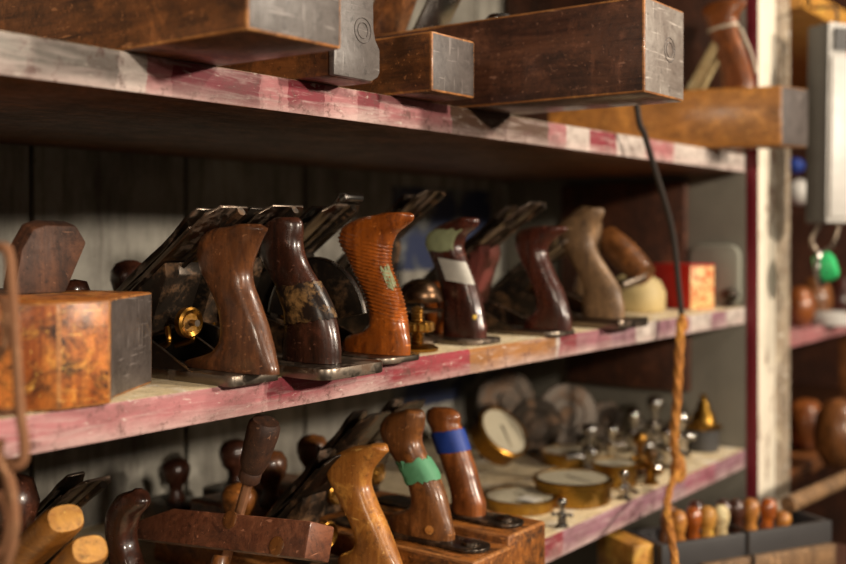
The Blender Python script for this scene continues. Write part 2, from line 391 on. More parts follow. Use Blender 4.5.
# ------------------------------------------------------------------ handles (totes) as stacks of sections
class Tote:
    def __init__(s, X, rows, zbase, b=.0125, conv=None, btop=.011, ex=2.5):
        s.X = X; s.ex = ex; s.sec = []
        n = len(rows)
        for k, (py, xl, xr) in enumerate(rows):
            if conv: py, xl, xr = conv(py, xl, xr)
            c = at_x((xl+xr)/2, py, X); fx, fy = ray((xl+xr)/2); nn = math.hypot(fx, fy)
            d = X/fx; h = (xr-xl)/2*d/F/nn
            bb = b+(btop-b)*max(0, 1-k/3)
            ux, uy = fy/nn, fx/nn
            bb = min(bb, .85*h/ux)
            a = math.sqrt(max(h*h-(bb*ux)**2, 1e-6))/uy
            s.sec.append([c.z, c.y, a, bb])
        s.sec.sort(key=lambda q: -q[0])
        last = s.sec[-1]
        if last[0] > zbase+.0005: s.sec.append([zbase, last[1], last[2], last[3]])
        else:
            s.sec = [q for q in s.sec if q[0] > zbase+.003]; q = s.sec[-1]; s.sec.append([zbase, q[1], q[2], q[3]])
    def at(s, z):
        S = s.sec
        if z >= S[0][0]: return S[0][1:]
        for i in range(len(S)-1):
            if S[i][0] >= z >= S[i+1][0]:
                p0, p1, p2, p3 = S[max(i-1,0)], S[i], S[i+1], S[min(i+2,len(S)-1)]
                L = p1[0]-p2[0]; t = (p1[0]-z)/L if L > 1e-9 else 0
                out = []
                for k in (1,2,3):
                    m1 = (p2[k]-p0[k])/max(p0[0]-p2[0], 1e-6)*L; m2 = (p3[k]-p1[k])/max(p1[0]-p3[0], 1e-6)*L
                    out.append((2*t**3-3*t*t+1)*p1[k]+(t**3-2*t*t+t)*m1+(-2*t**3+3*t*t)*p2[k]+(t**3-t*t)*m2)
                return out
        return S[-1][1:]
    def pt(s, th, z, off=0):
        yc, a, b = s.at(z); c, n = math.cos(th), math.sin(th)
        q = max(0, min(1, (s.sec[0][0]-z)/.024)); e = 2/(1.55+(s.ex-1.55)*q)
        return Vector((s.X+(b+off)*math.copysign(abs(c)**e, c), yc+(a+off)*math.copysign(abs(n)**e, n), z))
    def mesh(s, n=64, m=28, rib=None):
        z1, z0 = s.sec[0][0], s.sec[-1][0]; rings = []
        yc, a, b = s.at(z1)
        for q, dz in ((.5, .0016), (.86, .0012)):
            rings.append([Vector((s.X, yc, z1+dz))+(s.pt(2*math.pi*k/m, z1)-Vector((s.X, yc, z1)))*q for k in range(m)])
        for i in range(n+1):
            z = z1+(z0-z1)*i/n
            if rib:
                lo, hi, pitch, amp, tilt = rib; r = []
                for k in range(m):
                    th = 2*math.pi*k/m; p = s.pt(th, z); zz = z+(p.y-s.at(z)[0])*tilt
                    w = max(0, min(1, (hi-zz)/.006))*max(0, min(1, (zz-lo)/.006))
                    r.append(s.pt(th, z, amp*w*(abs(math.sin(math.pi*zz/pitch))-.6)))
                rings.append(r)
            else: rings.append([s.pt(2*math.pi*k/m, z) for k in range(m)])
        mb = MB(); mb.loft(rings); return mb
    def band(s, zlo, zhi, tilt=0, off=.0012, th0=0, th1=2*math.pi, m=36, nz=5, ragged=0):
        """thin sheet wrapped on the handle between two heights"""
        full = abs(th1-th0-2*math.pi) < 1e-6; mb = MB(); V = []; W = []
        cols = m if full else m+1
        for i in range(cols):
            th = th0+(th1-th0)*i/m; r0, r1 = random.uniform(-ragged, ragged), random.uniform(-ragged, ragged)
            for j in range(nz+1):
                z = zlo+r0+(zhi+r1-zlo-r0)*j/nz+tilt*math.sin(th)
                wob = random.uniform(-1,1)*ragged*.22
                V.append(s.pt(th, z, off+wob)); W.append(s.pt(th, z, .0002))
        N = len(V); fs = []
        for i in range(cols if full else cols-1):
            i2 = (i+1) % cols
            for j in range(nz):
                a, b, c, d = i*(nz+1)+j, i2*(nz+1)+j, i2*(nz+1)+j+1, i*(nz+1)+j+1
                fs.append([a,b,c,d]); fs.append([N+d,N+c,N+b,N+a])
            fs.append([i*(nz+1), N+i*(nz+1), N+i2*(nz+1), i2*(nz+1)])
            t, t2 = i*(nz+1)+nz, i2*(nz+1)+nz
            fs.append([t2, N+t2, N+t, t])
        if not full:
            for i in (0, cols-1):
                for j in range(nz):
                    a = i*(nz+1)+j; fs.append([a, a+1, N+a+1, N+a])
        mb.add(V+W, fs); return mb

def rounded_rect(x0, x1, y0, y1, r, n=6):
    out = []
    for cx, cy, a0 in ((x1-r,y1-r,0),(x0+r,y1-r,90),(x0+r,y0+r,180),(x1-r,y0+r,270)):
        for k in range(n+1):
            a = math.radians(a0+90*k/n); out.append((cx+r*math.cos(a), cy+r*math.sin(a)))
    return out
EX, EY, EZ = (1,0,0), (0,1,0), (0,0,1)

def irons(root, X, top, mouth, w, cap_mat='steel_dark', iron_mat='steel_dark', lever=True, breaker=True):
    """iron, cap iron and lever cap leaning back over the frog; top and mouth are (y, z)"""
    dy, dz = top[0]-mouth[0], top[1]-mouth[1]; L = math.hypot(dy, dz)
    et = Vector((0, dy/L, dz/L)); en = Vector((0, -et.z*(-1), -et.y)); en = Vector((0, et.z, -et.y))
    if en.y < 0: en = -en
    o = Vector((X, mouth[0], mouth[1])); h = w/2
    mb = MB(); mb.prism([(-h,0),(h,0),(h,L-.012),(h-.008,L),(-h+.008,L),(-h,L-.012)], o, EX, et, en, .0026)
    obj('plane_iron', mb, iron_mat, root, .0004)
    if breaker:
        mb = MB(); q = h*.98; rings = []
        for k in range(9):
            t = k/8; v = L*(.06+.80*t); lift = .0028+.005*math.sin(math.pi*min(1, t*1.6))*(1-t*.4)
            rings.append([o+et*v+en*(lift)+Vector((x,0,0)) for x in (-q,q)]+[o+et*v+en*(lift+.002)+Vector((x,0,0)) for x in (q,-q)])
        mb.loft(rings); obj('cap_iron', mb, iron_mat, root)
    if lever:
        mb = MB(); rings = []
        for k in range(11):
            t = k/10; v = L*(.2+.68*t); ww = h*(.93-.34*t**2.2) if t < .93 else h*(.93-.34*t**2.2)*.8
            th = .003+.006*math.sin(math.pi*t)**.7
            bend = .006+.010*max(0, t-.75)/.25
            rings.append([o+et*v+en*(bend+.003)+Vector((x,0,0)) for x in (-ww,ww)]+[o+et*v+en*(bend+.003+th)+Vector((x*.86,0,0)) for x in (ww,-ww)])
        mb.loft(rings); lc = obj('lever_cap', mb, cap_mat, root, .0008)
        mb = MB(); mb.lathe([(0,.0),(.0075,0),(.0075,.003),(.005,.0045),(0,.005)], o+et*L*.5+en*.0165, en, 16)
        obj('cap_screw', mb, 'brass', lc)
        return et, en, L
    return et, en, L

def bench_plane(label, X, yh, zb, w, L, tote, tote_mat, top, group, knob=True, t=.006, body='iron_black', cap='steel_dark', iron_w=None, rib=None, knob_mat='w_black', heel_r=None, sole_mat='iron_grey', frog=True, lean=1.4, frog_mat=None, knob_h=.064, wheel=0):
    root = thing('bench_plane', label, 'hand plane', (X, yh+L/2, zb), group)
    h = w/2; ym = top[0]+(top[1]-zb)*lean; L = max(L, ym-yh+.07) if knob_h < .07 else L
    mb = MB(); mb.prism(rounded_rect(X-h, X+h, yh, yh+L, heel_r or h*.55), (0,0,zb), EX, EY, EZ, t)
    obj('sole', mb, sole_mat, root, .0012)
    # cheeks: an arched wall on each side
    for sx in (-1, 1):
        poly = []
        for k in range(15):
            a = k/14; y = yh+.035+(L-.06)*a
            z = t*.6+.038*max(0, math.sin(math.pi*min(1, max(0, a*1.05-.02))))**1.3
            poly.append((y, zb+z))
        poly += [(yh+L-.02, zb+t*.5), (yh+.03, zb+t*.5)]
        mb = MB(); mb.prism(poly, (X+sx*(h-.0035)-.0015,0,0), EY, EZ, EX, .003)
        obj('side_wall', mb, [body, 'iron_grey'], root, .0007, 1, edge=True)
    tb = obj('handle', tote.mesh(rib=rib, n=150 if rib else 64, m=36 if rib else 28), tote_mat, root, smooth=60)
    et, en, Li = irons(root, X, top, (ym, zb+.004), iron_w or w*.82, cap)
    if frog:
        o = Vector((X, ym, zb+.004)); p = o+et*Li*.68-en*.001; q = o-en*.001
        fw = w*.36
        poly = [(q.y-.002, zb+t), (p.y, p.z), (p.y-.002, p.z-.012), (p.y+.020, zb+t+.028), (ym-.058, zb+t+.012), (ym-.062, zb+t)]
        mb = MB(); mb.prism(poly, (X-fw,0,0), EY, EZ, EX, 2*fw); fr = obj('frog', mb, frog_mat or body, root, .0015)
        zc = zb+.046; yk = ym-(zc-zb)*(-et.y/et.z)-.012-wheel
        mb = MB(); mb.tube([(X, yk+.006+wheel, zc), (X, yk-.034, zc)], .003); sc_ = obj('adjusting_screw', mb, 'steel_dark', root)
        mb = MB(); mb.lathe([(.004,0),(.012,.0006),(.0135,.002),(.0135,.008),(.0115,.0095),(.008,.0075),(.004,.0075)], (X, yk-.018, zc), (0,-1,0), 20); obj('adjusting_wheel', mb, 'brass', root)
        mb = MB(); mb.tube(spline([(X-.011, yk-.008, zc-.004),(X-.013, yk-.012, zc-.016),(X-.008, yk+.004, zc-.022)]), .0028); mb.tube(spline([(X+.011, yk-.008, zc-.004),(X+.013, yk-.012, zc-.016),(X+.008, yk+.004, zc-.022)]), .0028)
        obj('yoke', mb, 'brass', root)
        mb = MB(); pp = o+et*Li*.62-en*.004; qq = o+et*Li*1.02-en*.007
        mb.tube([pp, (pp+qq)/2, qq], [.002,.0026,.004], 8); obj('lateral_lever', mb, 'iron_black', root)
    if knob:
        kz = zb+t; yk = yh+L-.04
        e_ = knob_h-.064; mb = MB(); mb.lathe([(.012,0),(.014,.004),(.009,.014),(.009,.022+e_),(.016,.032+e_),(.0195,.043+e_),(.019,.052+e_),(.014,.060+e_),(.006,.0635+e_),(0,.064+e_)], (X, yk, kz), EZ, 24)
        obj('front_knob', mb, knob_mat, root, smooth=60)
    return root, tb

def wood_body(root, X0, X1, y0, y1, z0, z1, mat, endm, bev=.0018):
    mb = MB(); mb.box((X0,y0,z0),(X1,y1,z1))
    return obj('body', mb, [mat, endm, 'w_edge'], root, bev, 2, endmat=[((0,-1,0), .9)], edge=True)

# ================================================================== SETTING
mb = MB(); mb.box((-3,-4,-1.27),(5,2,-1.25)); tag(obj('floor', mb, 'floor'), kind='structure')
mb = MB()
x = .721-.2335*6
while x < 1.76:
    mb.box((x+.0035, YB, -1.25),(x+.230, YB+.018, 1.2)); x += .2335
tag(obj('wall_back', mb, 'wall', None, .0015), kind='structure')
mb = MB(); mb.box((-1.2, YB+.020, -1.25),(4.2, YB+.06, 1.3)); tag(obj('wall_behind', mb, 'wall_dark'), kind='structure')

unit = thing('shelving_unit', 'open wooden shelving with flaking pink and white edges, holding the rows of planes', 'shelving', (.8, .23, -1.25))
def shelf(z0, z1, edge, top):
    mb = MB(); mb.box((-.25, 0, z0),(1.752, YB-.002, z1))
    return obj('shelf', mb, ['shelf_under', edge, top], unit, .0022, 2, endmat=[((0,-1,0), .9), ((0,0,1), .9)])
# paint pattern is laid out from the board's own left end
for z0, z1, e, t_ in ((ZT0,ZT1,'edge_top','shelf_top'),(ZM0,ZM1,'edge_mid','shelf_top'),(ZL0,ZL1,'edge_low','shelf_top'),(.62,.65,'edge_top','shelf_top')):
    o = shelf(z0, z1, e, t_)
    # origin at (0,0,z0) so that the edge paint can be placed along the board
    off = Vector((0,0,z0))-wloc(o); o.data.transform(Matrix.Translation(-off)); o.location = off
mb = MB(); mb.box((1.754, .0, -1.25),(1.774, YB-.002, 1.0)); obj('end_panel', mb, 'endpanel', unit, .001)
mb = MB(); mb.box((-.272, 0, -1.25),(-.252, YB-.002, 1.0)); obj('end_panel', mb, 'endpanel', unit, .001)
mb = MB(); mb.box((1.7545, -.022, -1.25),(1.838, -.0005, 1.0)); obj('upright_post', mb, ['post_white','red_paint'], unit, .0015, 2, endmat=[((-1,0,0), .9)])
mb = MB(); mb.box((1.8385, -.020, -1.25),(1.923, -.0005, 1.0)); obj('upright_post', mb, 'post_grey', unit, .0015)

# ================================================================== TOP SHELF
G = 'wooden planes on the top shelf'
def stamp(root, x, y, z, rad, mat):
    mb = MB()
    for q in (1, .62):
        mb.tube([(x+rad*q*math.cos(2*math.pi*k/32), y, z+rad*q*math.sin(2*math.pi*k/32)) for k in range(32)], .0005, 6, True)
    obj('round_stamp', mb, mat, root)
r = thing('wooden_plane', 'big wooden plane overhanging the left of the top shelf, with a dim grey end', 'hand plane', (.535,.1,ZT1), G)
wood_body(r, .488, .582, -.13, .36, ZT1, ZT1+.085, 'w_block', 'w_enddim', .0022)
mb = MB(); mb.prism([(-.03,0),(.03,0),(.026,.09),(-.026,.09)], (.535,.12,ZT1+.086), EX, (0,-.6,.8), (0,.8,.6), .012); obj('wedge', mb, 'w_block', r, .002)

r = thing('rabbet_plane', 'narrow plane with rounded grey metal end plate between the two big top-shelf planes', 'hand plane', (.70,.1,ZT1), G)
P = [(334,78),(372,80),(378,77.5),(380,73),(380,50),(376,41),(374,30),(373,-40),(340,-40),(338,38),(334,47)]
pts = [at_y(px, py, -.045) for px, py in P]; zmin = min(p.z for p in pts)
poly = [(p.x, max(p.z, ZT1) if p.z > ZT1+.004 else ZT1) for p in pts]
mb = MB(); mb.prism(poly, (0,-.045,0), EX, EZ, EY, .006); obj('end_plate', mb, 'w_enddim', r, .0012)
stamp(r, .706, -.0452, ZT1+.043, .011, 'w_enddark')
xs = [p[0] for p in poly]
mb = MB(); mb.box((min(xs)+.001,-.0385,ZT1),(max(xs)-.001,.24,ZT1+.045)); obj('body', mb, 'w_block', r, .002)
mb = MB(); mb.prism([(-.014,0),(.014,0),(.014,.1),(-.014,.1)], (.695,.11,ZT1+.0455), EX, (0,-.55,.83), (0,.83,.55), .01); obj('wedge', mb, 'w_block', r, .002)

r = thing('wooden_plane', 'short wooden plane with dark end, lying against the largest top-shelf plane', 'hand plane', (.835,.1,ZT1), G)
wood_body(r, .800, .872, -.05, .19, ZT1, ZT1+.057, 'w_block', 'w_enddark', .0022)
mb = MB(); mb.prism([(-.022,0),(.022,0),(.02,.085),(-.02,.085)], (.836,.13,ZT1+.0575), EX, (0,-.5,.86), (0,.86,.5), .014); obj('wedge', mb, 'w_block', r, .002)

r = thing('wooden_plane', 'largest wooden plane jutting far over the top shelf edge, pale grey square end', 'hand plane', (.975,.1,ZT1), G)
wood_body(r, .928, 1.021, -.206, .33, ZT1, ZT1+.092, 'w_block_red', 'w_endgrey', .0022)
mb = MB(); mb.prism([(-.03,0),(.03,0),(.027,.1),(-.027,.1)], (.972,.145,ZT1+.0925), EX, (0,-.45,.89), (0,.89,.45), .016); obj('wedge', mb, 'w_block', r, .002)
mb = MB(); P2 = [(-.027,0),(.027,0),(.027,.05)]+[(.027*math.cos(math.pi*k/10), .05+.02*math.sin(math.pi*k/10)) for k in range(1,10)]+[(-.027,.05)]
mb.prism(P2, (.974,.085,ZT1+.0925), EX, (0,-.55,.83), (0,.83,.55), .004); obj('plane_iron', mb, 'steel', r, .0006)
mb = MB(); mb.lathe([(0,0),(.016,0),(.016,.004),(.012,.009),(0,.011)], (.962,-.02,ZT1+.0925), EZ, 20); obj('strike_button', mb, 'steel', r)
stamp(r, .985, -.2062, ZT1+.048, .012, 'w_enddim')

r = thing('wooden_plane', 'orange-brown wooden plane with horned handle at the right end of the top shelf', 'hand plane', (1.65,.05,ZT1), G)
mb = MB(); A = Vector((1.612,-.108,0)); B = Vector((1.679,-.128,0)); dirn = Vector((-.10,.35,0))
mb.prism([(A.x,A.y),(B.x,B.y),(B.x+dirn.x,B.y+dirn.y),(A.x+dirn.x,A.y+dirn.y)], (0,0,ZT1), EX, EY, EZ, .092)
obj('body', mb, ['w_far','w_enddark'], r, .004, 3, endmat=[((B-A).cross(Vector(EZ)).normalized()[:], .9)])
c6 = lambda y, a, b: (y/3.53, 680+a/3.53, 680+b/3.53)
tt = Tote(1.635, [(8,95,215),(15,85,235),(30,75,230),(50,78,215),(70,88,202),(100,100,202),(140,112,212),(180,125,228),(220,138,243),(260,145,255),(300,150,262)], ZT1+.0925, conv=c6)
h = obj('handle', tt.mesh(), 'w_orange', r, smooth=60)
zt = at_x(728, 28, 1.635).z
obj('string_tie', tt.band(zt-.002, zt+.0025, -.004, .0022, ragged=.0008), 'string', h)
mb = MB(); mb.tube(spline([tt.pt(math.radians(290), zt, .002), tt.pt(math.radians(300), zt-.006, .006), tt.pt(math.radians(300), zt-.045, .008), tt.pt(math.radians(300), zt-.075, .006)]), .0022, 8); obj('string_tail', mb, 'string', h)
mb = MB(); mb.prism([(-.02,0),(.02,0),(.016,.085),(-.016,.085)], (1.640,.036,ZT1+.0925), EX, (0,-.5,.86), (0,.86,.5), .016); obj('wedge', mb, 'w_pale', r, .003)
mb = MB(); mb.prism([(-.016,0),(.016,0),(.016,.035),(-.016,.035)], (1.632,.085,ZT1+.0925), EX, (0,-.5,.86), (0,.86,.5), .003); obj('plane_iron', mb, 'white_label', r)

# ================================================================== MIDDLE SHELF
G = 'hand planes along the middle shelf'
# coffin-shaped wooden plane at the left
r = thing('wooden_plane', 'rust-orange wooden plane with chamfered dark end and wedge at left end of middle shelf', 'hand plane', (.45,.12,0), G)
poly = [(.415,.005),(.430,-.006),(.470,-.009),(.488,.012),(.558,.055),(.554,.085),(.50,.27),(.40,.27),(.345,.12)]
mb = MB(); mb.prism(poly, (0,0,.0005), EX, EY, EZ, .0745)
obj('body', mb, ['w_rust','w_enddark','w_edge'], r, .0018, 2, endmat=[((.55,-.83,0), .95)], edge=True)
wp = [at_y(px, py, .10) for px, py in ((14,302),(22,250),(34,229),(46,225),(77,226),(87,243),(66,302))]
mb = MB(); mb.prism([(p.x, max(p.z,.075)) for p in wp], (0,.10,0), EX, EZ, (0,.96,.26), .018); obj('wedge', mb, 'w_wedge', r, .002)
mb = MB(); mb.lathe([(0,0),(.010,.002),(.013,.009),(.010,.017),(0,.019)], at_y(75,301,.15), EZ, 18); obj('strike_button', mb, 'w_black', r, smooth=60)

c1 = lambda y, a, b: (170+y/2.255, a/2.255, b/2.255)
t2 = Tote(.607, [(126,520,598),(131,482,606),(145,456,598),(160,448,590),(180,445,580),(200,447,572),(230,455,567),(260,470,572),(290,484,583),(320,494,594),(350,498,604),(380,497,612),(400,490,617),(420,470,621),(440,415,624),(458,405,625)], .0095, conv=c1)
bench_plane('metal bench plane with smooth brown handle, second tool from the left on the middle shelf', .607, -.016, 0, .056, .245, t2, 'w_brown', (.010,.144), G, t=.009, heel_r=.006, wheel=.045, cap='steel_dark', lean=1.42, iron_w=.046)
c2 = lambda y, a, b: (180+y/2.565, 240+a/2.565, 240+b/2.565)
t3 = Tote(.685, [(100,80,158),(108,66,163),(130,52,163),(160,48,160),(190,52,165),(220,65,177),(250,80,195),(280,97,212),(310,108,228),(340,118,240),(370,118,248),(400,115,253),(430,112,256),(455,110,256)], .0105, conv=c2)
_, h = bench_plane('long bench plane with nearly black tape-wrapped handle and heel sticking over the edge', .692, -.052, 0, .082, .352, t3, 'w_black', (.031,.147), G, t=.010, heel_r=.013, iron_w=.055, cap='iron_black', lean=1.4, knob_h=.086, wheel=.03)
z1, z2 = at_x(305,285,.685).z, at_x(320,322,.685).z
obj('tape_wrap', t3.band(z2, z1, -.004, .0016, ragged=.0012, nz=8), 'tape_black', h)
t4 = Tote(.80, [(87,352,446),(93,318,448),(105,285,443),(120,263,425),(135,257,405),(150,254,395),(170,260,388),(200,277,385),(230,290,390),(260,305,402),(290,318,413),(320,327,421),(350,333,427),(375,330,431),(392,312,432),(403,280,433),(420,264,434),(445,270,432)], .0065, conv=c2)
zr1, zr0 = at_x(352,235,.80).z, at_x(385,318,.80).z
_, h = bench_plane('bench plane with glossy amber handle ringed by fine ribs', .797, -.022, 0, .066, .26, t4, 'w_amber', (.052,.151), G, cap='steel', lean=1.4, wheel=.025, rib=(zr0, zr1, .0038, .0022, -.22), body='iron_black')
mb = MB(); rg = []
for k in range(13):
    u = k/12; y_ = .100-.055*u-.010*math.sin(math.pi*u); z_ = .124+.044*u-.012*max(0,u-.85)/.15
    hw = .021-.007*u; nx = .0022
    rg.append([Vector((.797+sx*hw, y_+dy, z_+dy*.8)) for sx, dy in ((-1,0),(1,0),(1,nx),(-1,nx))])
mb.loft(rg); mb.tube([(.783,.047,.1585),(.811,.047,.1585)], .0042, 12); obj('cap_lip', mb, 'steel', bpy.data.objects[_.name], .0004)
mb = MB(); cy_, cz_, ro, ri = .068, .034, .064, .030
an = [math.radians(8+160*k/24) for k in range(25)]
mb.prism([(cy_+ro*math.cos(q), cz_+ro*math.sin(q)) for q in an]+[(cy_+ri*math.cos(q), cz_+ri*math.sin(q)) for q in an[::-1]], (.766,0,0), EY, EZ, EX, .004)
qd = obj('curved_casting', mb, 'iron_black', bpy.data.objects[_.name], .0006)
mb = MB(); mb.tube([(.768, cy_+ro*math.cos(q), cz_+ro*math.sin(q)) for q in an], .0024, 8); obj('bright_rim', mb, 'steel', qd)
mb = MB()
for q in (.9, 1.9):
    mb.tube([(.768, cy_+.004*math.cos(q), .0064), (.768, cy_+(ri+.002)*math.cos(q), cz_+(ri+.002)*math.sin(q))], .004, 8)
obj('bracket', mb, 'iron_black', qd)
zp = at_x(398,275,.80).z
obj('paint_smear', t4.band(zp-.012, zp+.008, 0, .0009, math.radians(228), math.radians(268), 10, 8, .003), 'paint_green', h)
c3 = lambda y, a, b: (180+y/2.968, 380+a/2.968, 380+b/2.968)
t5 = Tote(.985, [(116,225,296),(124,200,297),(135,175,292),(147,157,280),(160,143,262),(180,137,250),(200,140,247),(230,152,256),(260,163,268),(290,172,280),(320,180,290),(350,187,298),(380,190,305),(410,190,310),(440,188,315),(470,190,317)], .0065, conv=c3)
_, h = bench_plane('bench plane with dark red handle bearing a white label and a green paint patch', .985, .005, 0, .062, .27, t5, 'w_redbrown', (.080,.172), G, iron_w=.052, lean=1.3)
a0, a1 = at_x(440,280,.985).z, at_x(440,258,.985).z
obj('paper_label', t5.band(a0, a1, .004, .0010, math.radians(170), math.radians(262), 14), 'white_label', h)
a0, a1 = at_x(430,250,.985).z, at_x(430,230,.985).z
obj('paint_patch', t5.band(a0, a1, .0, .0009, math.radians(128), math.radians(225), 14, 6, .002), 'paint_green', h)
zp = at_x(467,316,.985).z; mb = MB(); p = t5.pt(math.radians(228), zp); mb.lathe([(0,0),(.003,.0004),(.002,.0014),(0,.0016)], p, (-.5,-.85,0), 12); obj('paint_spot', mb, 'yellow_dot', h)
t6 = Tote(1.125, [(141,440,556),(147,418,557),(158,404,545),(175,400,520),(200,405,498),(230,415,500),(260,430,512),(290,443,525),(320,455,540),(350,462,552),(380,465,560),(400,455,565),(415,435,567),(440,425,568)], .0065, conv=c3)
bench_plane('bench plane with plain glossy dark red handle, just left of the tan handle', 1.125, -.012, 0, .062, .25, t6, 'w_redbrown', (.028,.160), G, iron_w=.054, cap='steel_dark', lean=1.4, frog_mat='frog_red')
t7 = Tote(1.27, [(86,610,664),(93,588,668),(103,568,665),(116,548,658),(130,531,648),(150,527,640),(170,530,637),(200,545,640),(230,560,655),(260,580,675),(290,595,695),(320,603,712),(350,605,720),(380,600,725),(405,592,725)], .0125, conv=c3)
bench_plane('bench plane with dull tan handle on a thick dark sole', 1.275, -.03, 0, .082, .30, t7, 'w_tan', (.06,.115), G, t=.012, heel_r=.006, sole_mat='steel_dark', knob=True, knob_mat='w_tan', iron_w=.05)

# tools standing behind the front row
def small_knob_plane(label, X, y, zb, mat, hgt=.075, rad=.02, L=.2, group=None, back=.05):
    r = thing('bench_plane', label, 'hand plane', (X, y, zb), group)
    mb = MB(); mb.prism(rounded_rect(X-.028, X+.028, y-back, y-back+L, .014), (0,0,zb), EX, EY, EZ, .03); obj('body', mb, 'iron_black', r, .002)
    q = rad/.0195; s_ = hgt/.064
    mb = MB(); mb.lathe([(.012*q,0),(.013*q,.004*s_),(.009*q,.014*s_),(.009*q,.022*s_),(.016*q,.030*s_),(.0195*q,.043*s_),(.019*q,.052*s_),(.014*q,.060*s_),(.006*q,.0635*s_),(0,.064*s_)], (X, y, zb+.03), EZ, 24)
    obj('knob', mb, mat, r, smooth=60); return r
p = at_d(585, 197, 1.62)
r = small_knob_plane('plane with round brown knob and leaning ringed handle behind the tan handle', p.x, p.y, 0, 'w_tan', .135, .026)
a, b = at_d(606,236,1.62), at_d(645,276,1.56)
mb = MB(); n_ = 26; pts=[a+(b-a)*(k/n_) for k in range(n_+1)]
mb.tube(pts, [.018+.004*math.sin(k/n_*3.1)+.0012*math.sin(k*2.2) for k in range(n_+1)], 18); obj('handle', mb, 'w_mid', r, smooth=60)
mb = MB(); mb.tube([b, Vector((b.x-.02,b.y+.02,.05)), Vector((p.x+.01,p.y+.02,.029))], .008, 12); obj('handle_post', mb, 'steel_dark', r)
o = at_d(440, 320, 1.24); r = thing('carving_tool', 'stubby amber-handled tool standing behind the brass nut and bell dome', 'tool', (o.x, o.y, 0))
mb = MB(); mb.lathe([(0,.0005),(.012,.0005),(.012,.006),(0,.007)], (o.x,o.y,0), EZ, 18); obj('ferrule', mb, 'brass', r)
mb = MB(); mb.lathe([(.009,.0072),(.016,.02),(.019,.04),(.016,.058),(.008,.066),(0,.068)], (o.x,o.y,0), EZ, 20); obj('handle', mb, 'w_amber', r, smooth=60)

# dome-topped fitting and brass clamp nut between the amber and red handles
o = at_z(431, 352, 0)
r = thing('brass_nut_fitting', 'brass threaded post with round knurled nut on a flat washer, beside the amber handle', 'fitting', (o.x, o.y+.02, 0))
c = Vector((o.x, o.y+.018, .0005))
mb = MB(); mb.lathe([(0,0),(.022,0),(.0225,.003),(.017,.006),(0,.007)], c, EZ, 28); obj('washer', mb, 'brass', r)
mb = MB(); mb.lathe([(.006,.0072)]+[(.0062+.0009*(k%2), .0075+.0016*k) for k in range(24)]+[(0,.047)], c, EZ, 16); obj('threaded_post', mb, 'brass', r)
mb = MB(); nut = []
for z_, q in ((.020,.9),(.022,1),(.028,1),(.030,.9)):
    nut.append([c+Vector(((.0175*q+(.001 if k%2 else 0))*math.cos(2*math.pi*k/40), (.0175*q+(.001 if k%2 else 0))*math.sin(2*math.pi*k/40), z_)) for k in range(40)])
mb.loft(nut); obj('knurled_nut', mb, 'brass', r)
o = at_d(420, 300, 1.19); c = Vector((o.x, o.y, 0))
r = thing('bell_dome', 'small rusty brown bell dome on a stem behind the brass nut', 'bell', (c.x, c.y, 0))
mb = MB(); mb.lathe([(.0,.0005),(.02,.0005),(.02,.004),(.005,.008),(.005,.046),(0,.046)], c, EZ, 16); obj('stem', mb, 'steel_dark', r)
mb = MB(); zc=.0465; mb.lathe([(.0245,zc),(.0255,zc+.001),(.024,zc+.011),(.018,zc+.020),(.009,zc+.025),(0,zc+.0265)], c, EZ, 28); obj('dome', mb, 'bronze', r, smooth=60)
mb = MB(); mb.lathe([(.006,.034),(.026,.036),(.0265,.038),(.006,.041)], c, EZ, 28); obj('dish', mb, 'steel_dark', r)

# red box, cream block, knob, boards at the right end
r = thing('carton', 'red carton with an orange and cream printed end on the middle shelf', 'box', (1.66,.08,0))
f0 = at_z(688, 309, 0.0005); f1 = at_z(718, 305, .0005)
e1 = Vector((.050,-.020,0)); f0 = Vector((1.63,.045,.0005)); e2 = Vector((.036,.090,0))
mb = MB(); mb.obox(f0, e1, e2, Vector((0,0,.070))); obj('carton_body', mb, ['red_box','box_end'], r, .0015, endmat=[((0,-1,0), .8)])
mb = MB(); mb.obox(f0+Vector((-.0005,-.0005,.0702)), e1*1.02, e2*1.01, Vector((0,0,.0025))); obj('lid', mb, 'red_box', r, .0008)
c = Vector((1.545,.10,.0005)); mb = MB(); rings=[]
for z_, q in ((0,.9),(.004,1),(.03,1.02),(.048,.85),(.058,.5),(.061,.15)):
    rings.append([c+Vector((.036*q*math.copysign(abs(math.cos(t))**.8, math.cos(t)), .045*q*math.copysign(abs(math.sin(t))**.8, math.sin(t)), z_)) for t in [2*math.pi*k/28 for k in range(28)]])
mb.loft(rings); tag(obj('cloth_pouch', mb, 'cream_tin', None, smooth=70), 'rounded cream-coloured pouch in front of the red carton', 'pouch')
mb = MB(); mb.lathe([(0,.0005),(.009,.0005),(.010,.003),(.006,.008),(.012,.016),(.015,.022),(.011,.030),(0,.032)], (1.732,.018,0), EZ, 20)
tag(obj('iron_ball', mb, 'iron_black', None, smooth=60), 'small round black knob standing right of the red carton', 'knob')
mb = MB(); mb.box((1.735,.10,.0005),(1.752,.345,.215)); tag(obj('wooden_board', mb, 'w_darkboard', None, .003), 'dark brown board standing against the end panel above the red carton', 'board')
mb = MB(); mb.prism(rounded_rect(.005,.092,0,.105,.02), (1.738,0,.0005), EY, EZ, EX, .014); tag(obj('shading_tray', mb, 'shading_grey', None, .004), 'grey rounded tray added for shading on end panel right of the dark board', 'tray')  # rounded shape added to carry shading of the end panel
for z0, z1, lab in ((.06,.205,'blue and white printed sheet pinned on back wall above the middle shelf'),(-.18,-.045,'blue and white printed sheet pinned on back wall above the brass gauges')):
    mb = MB(); mb.box((1.40, YB-.002, z0),(1.70, YB-.0004, z1)); tag(obj('picture_sheet', mb, 'poster'), lab, 'paper')
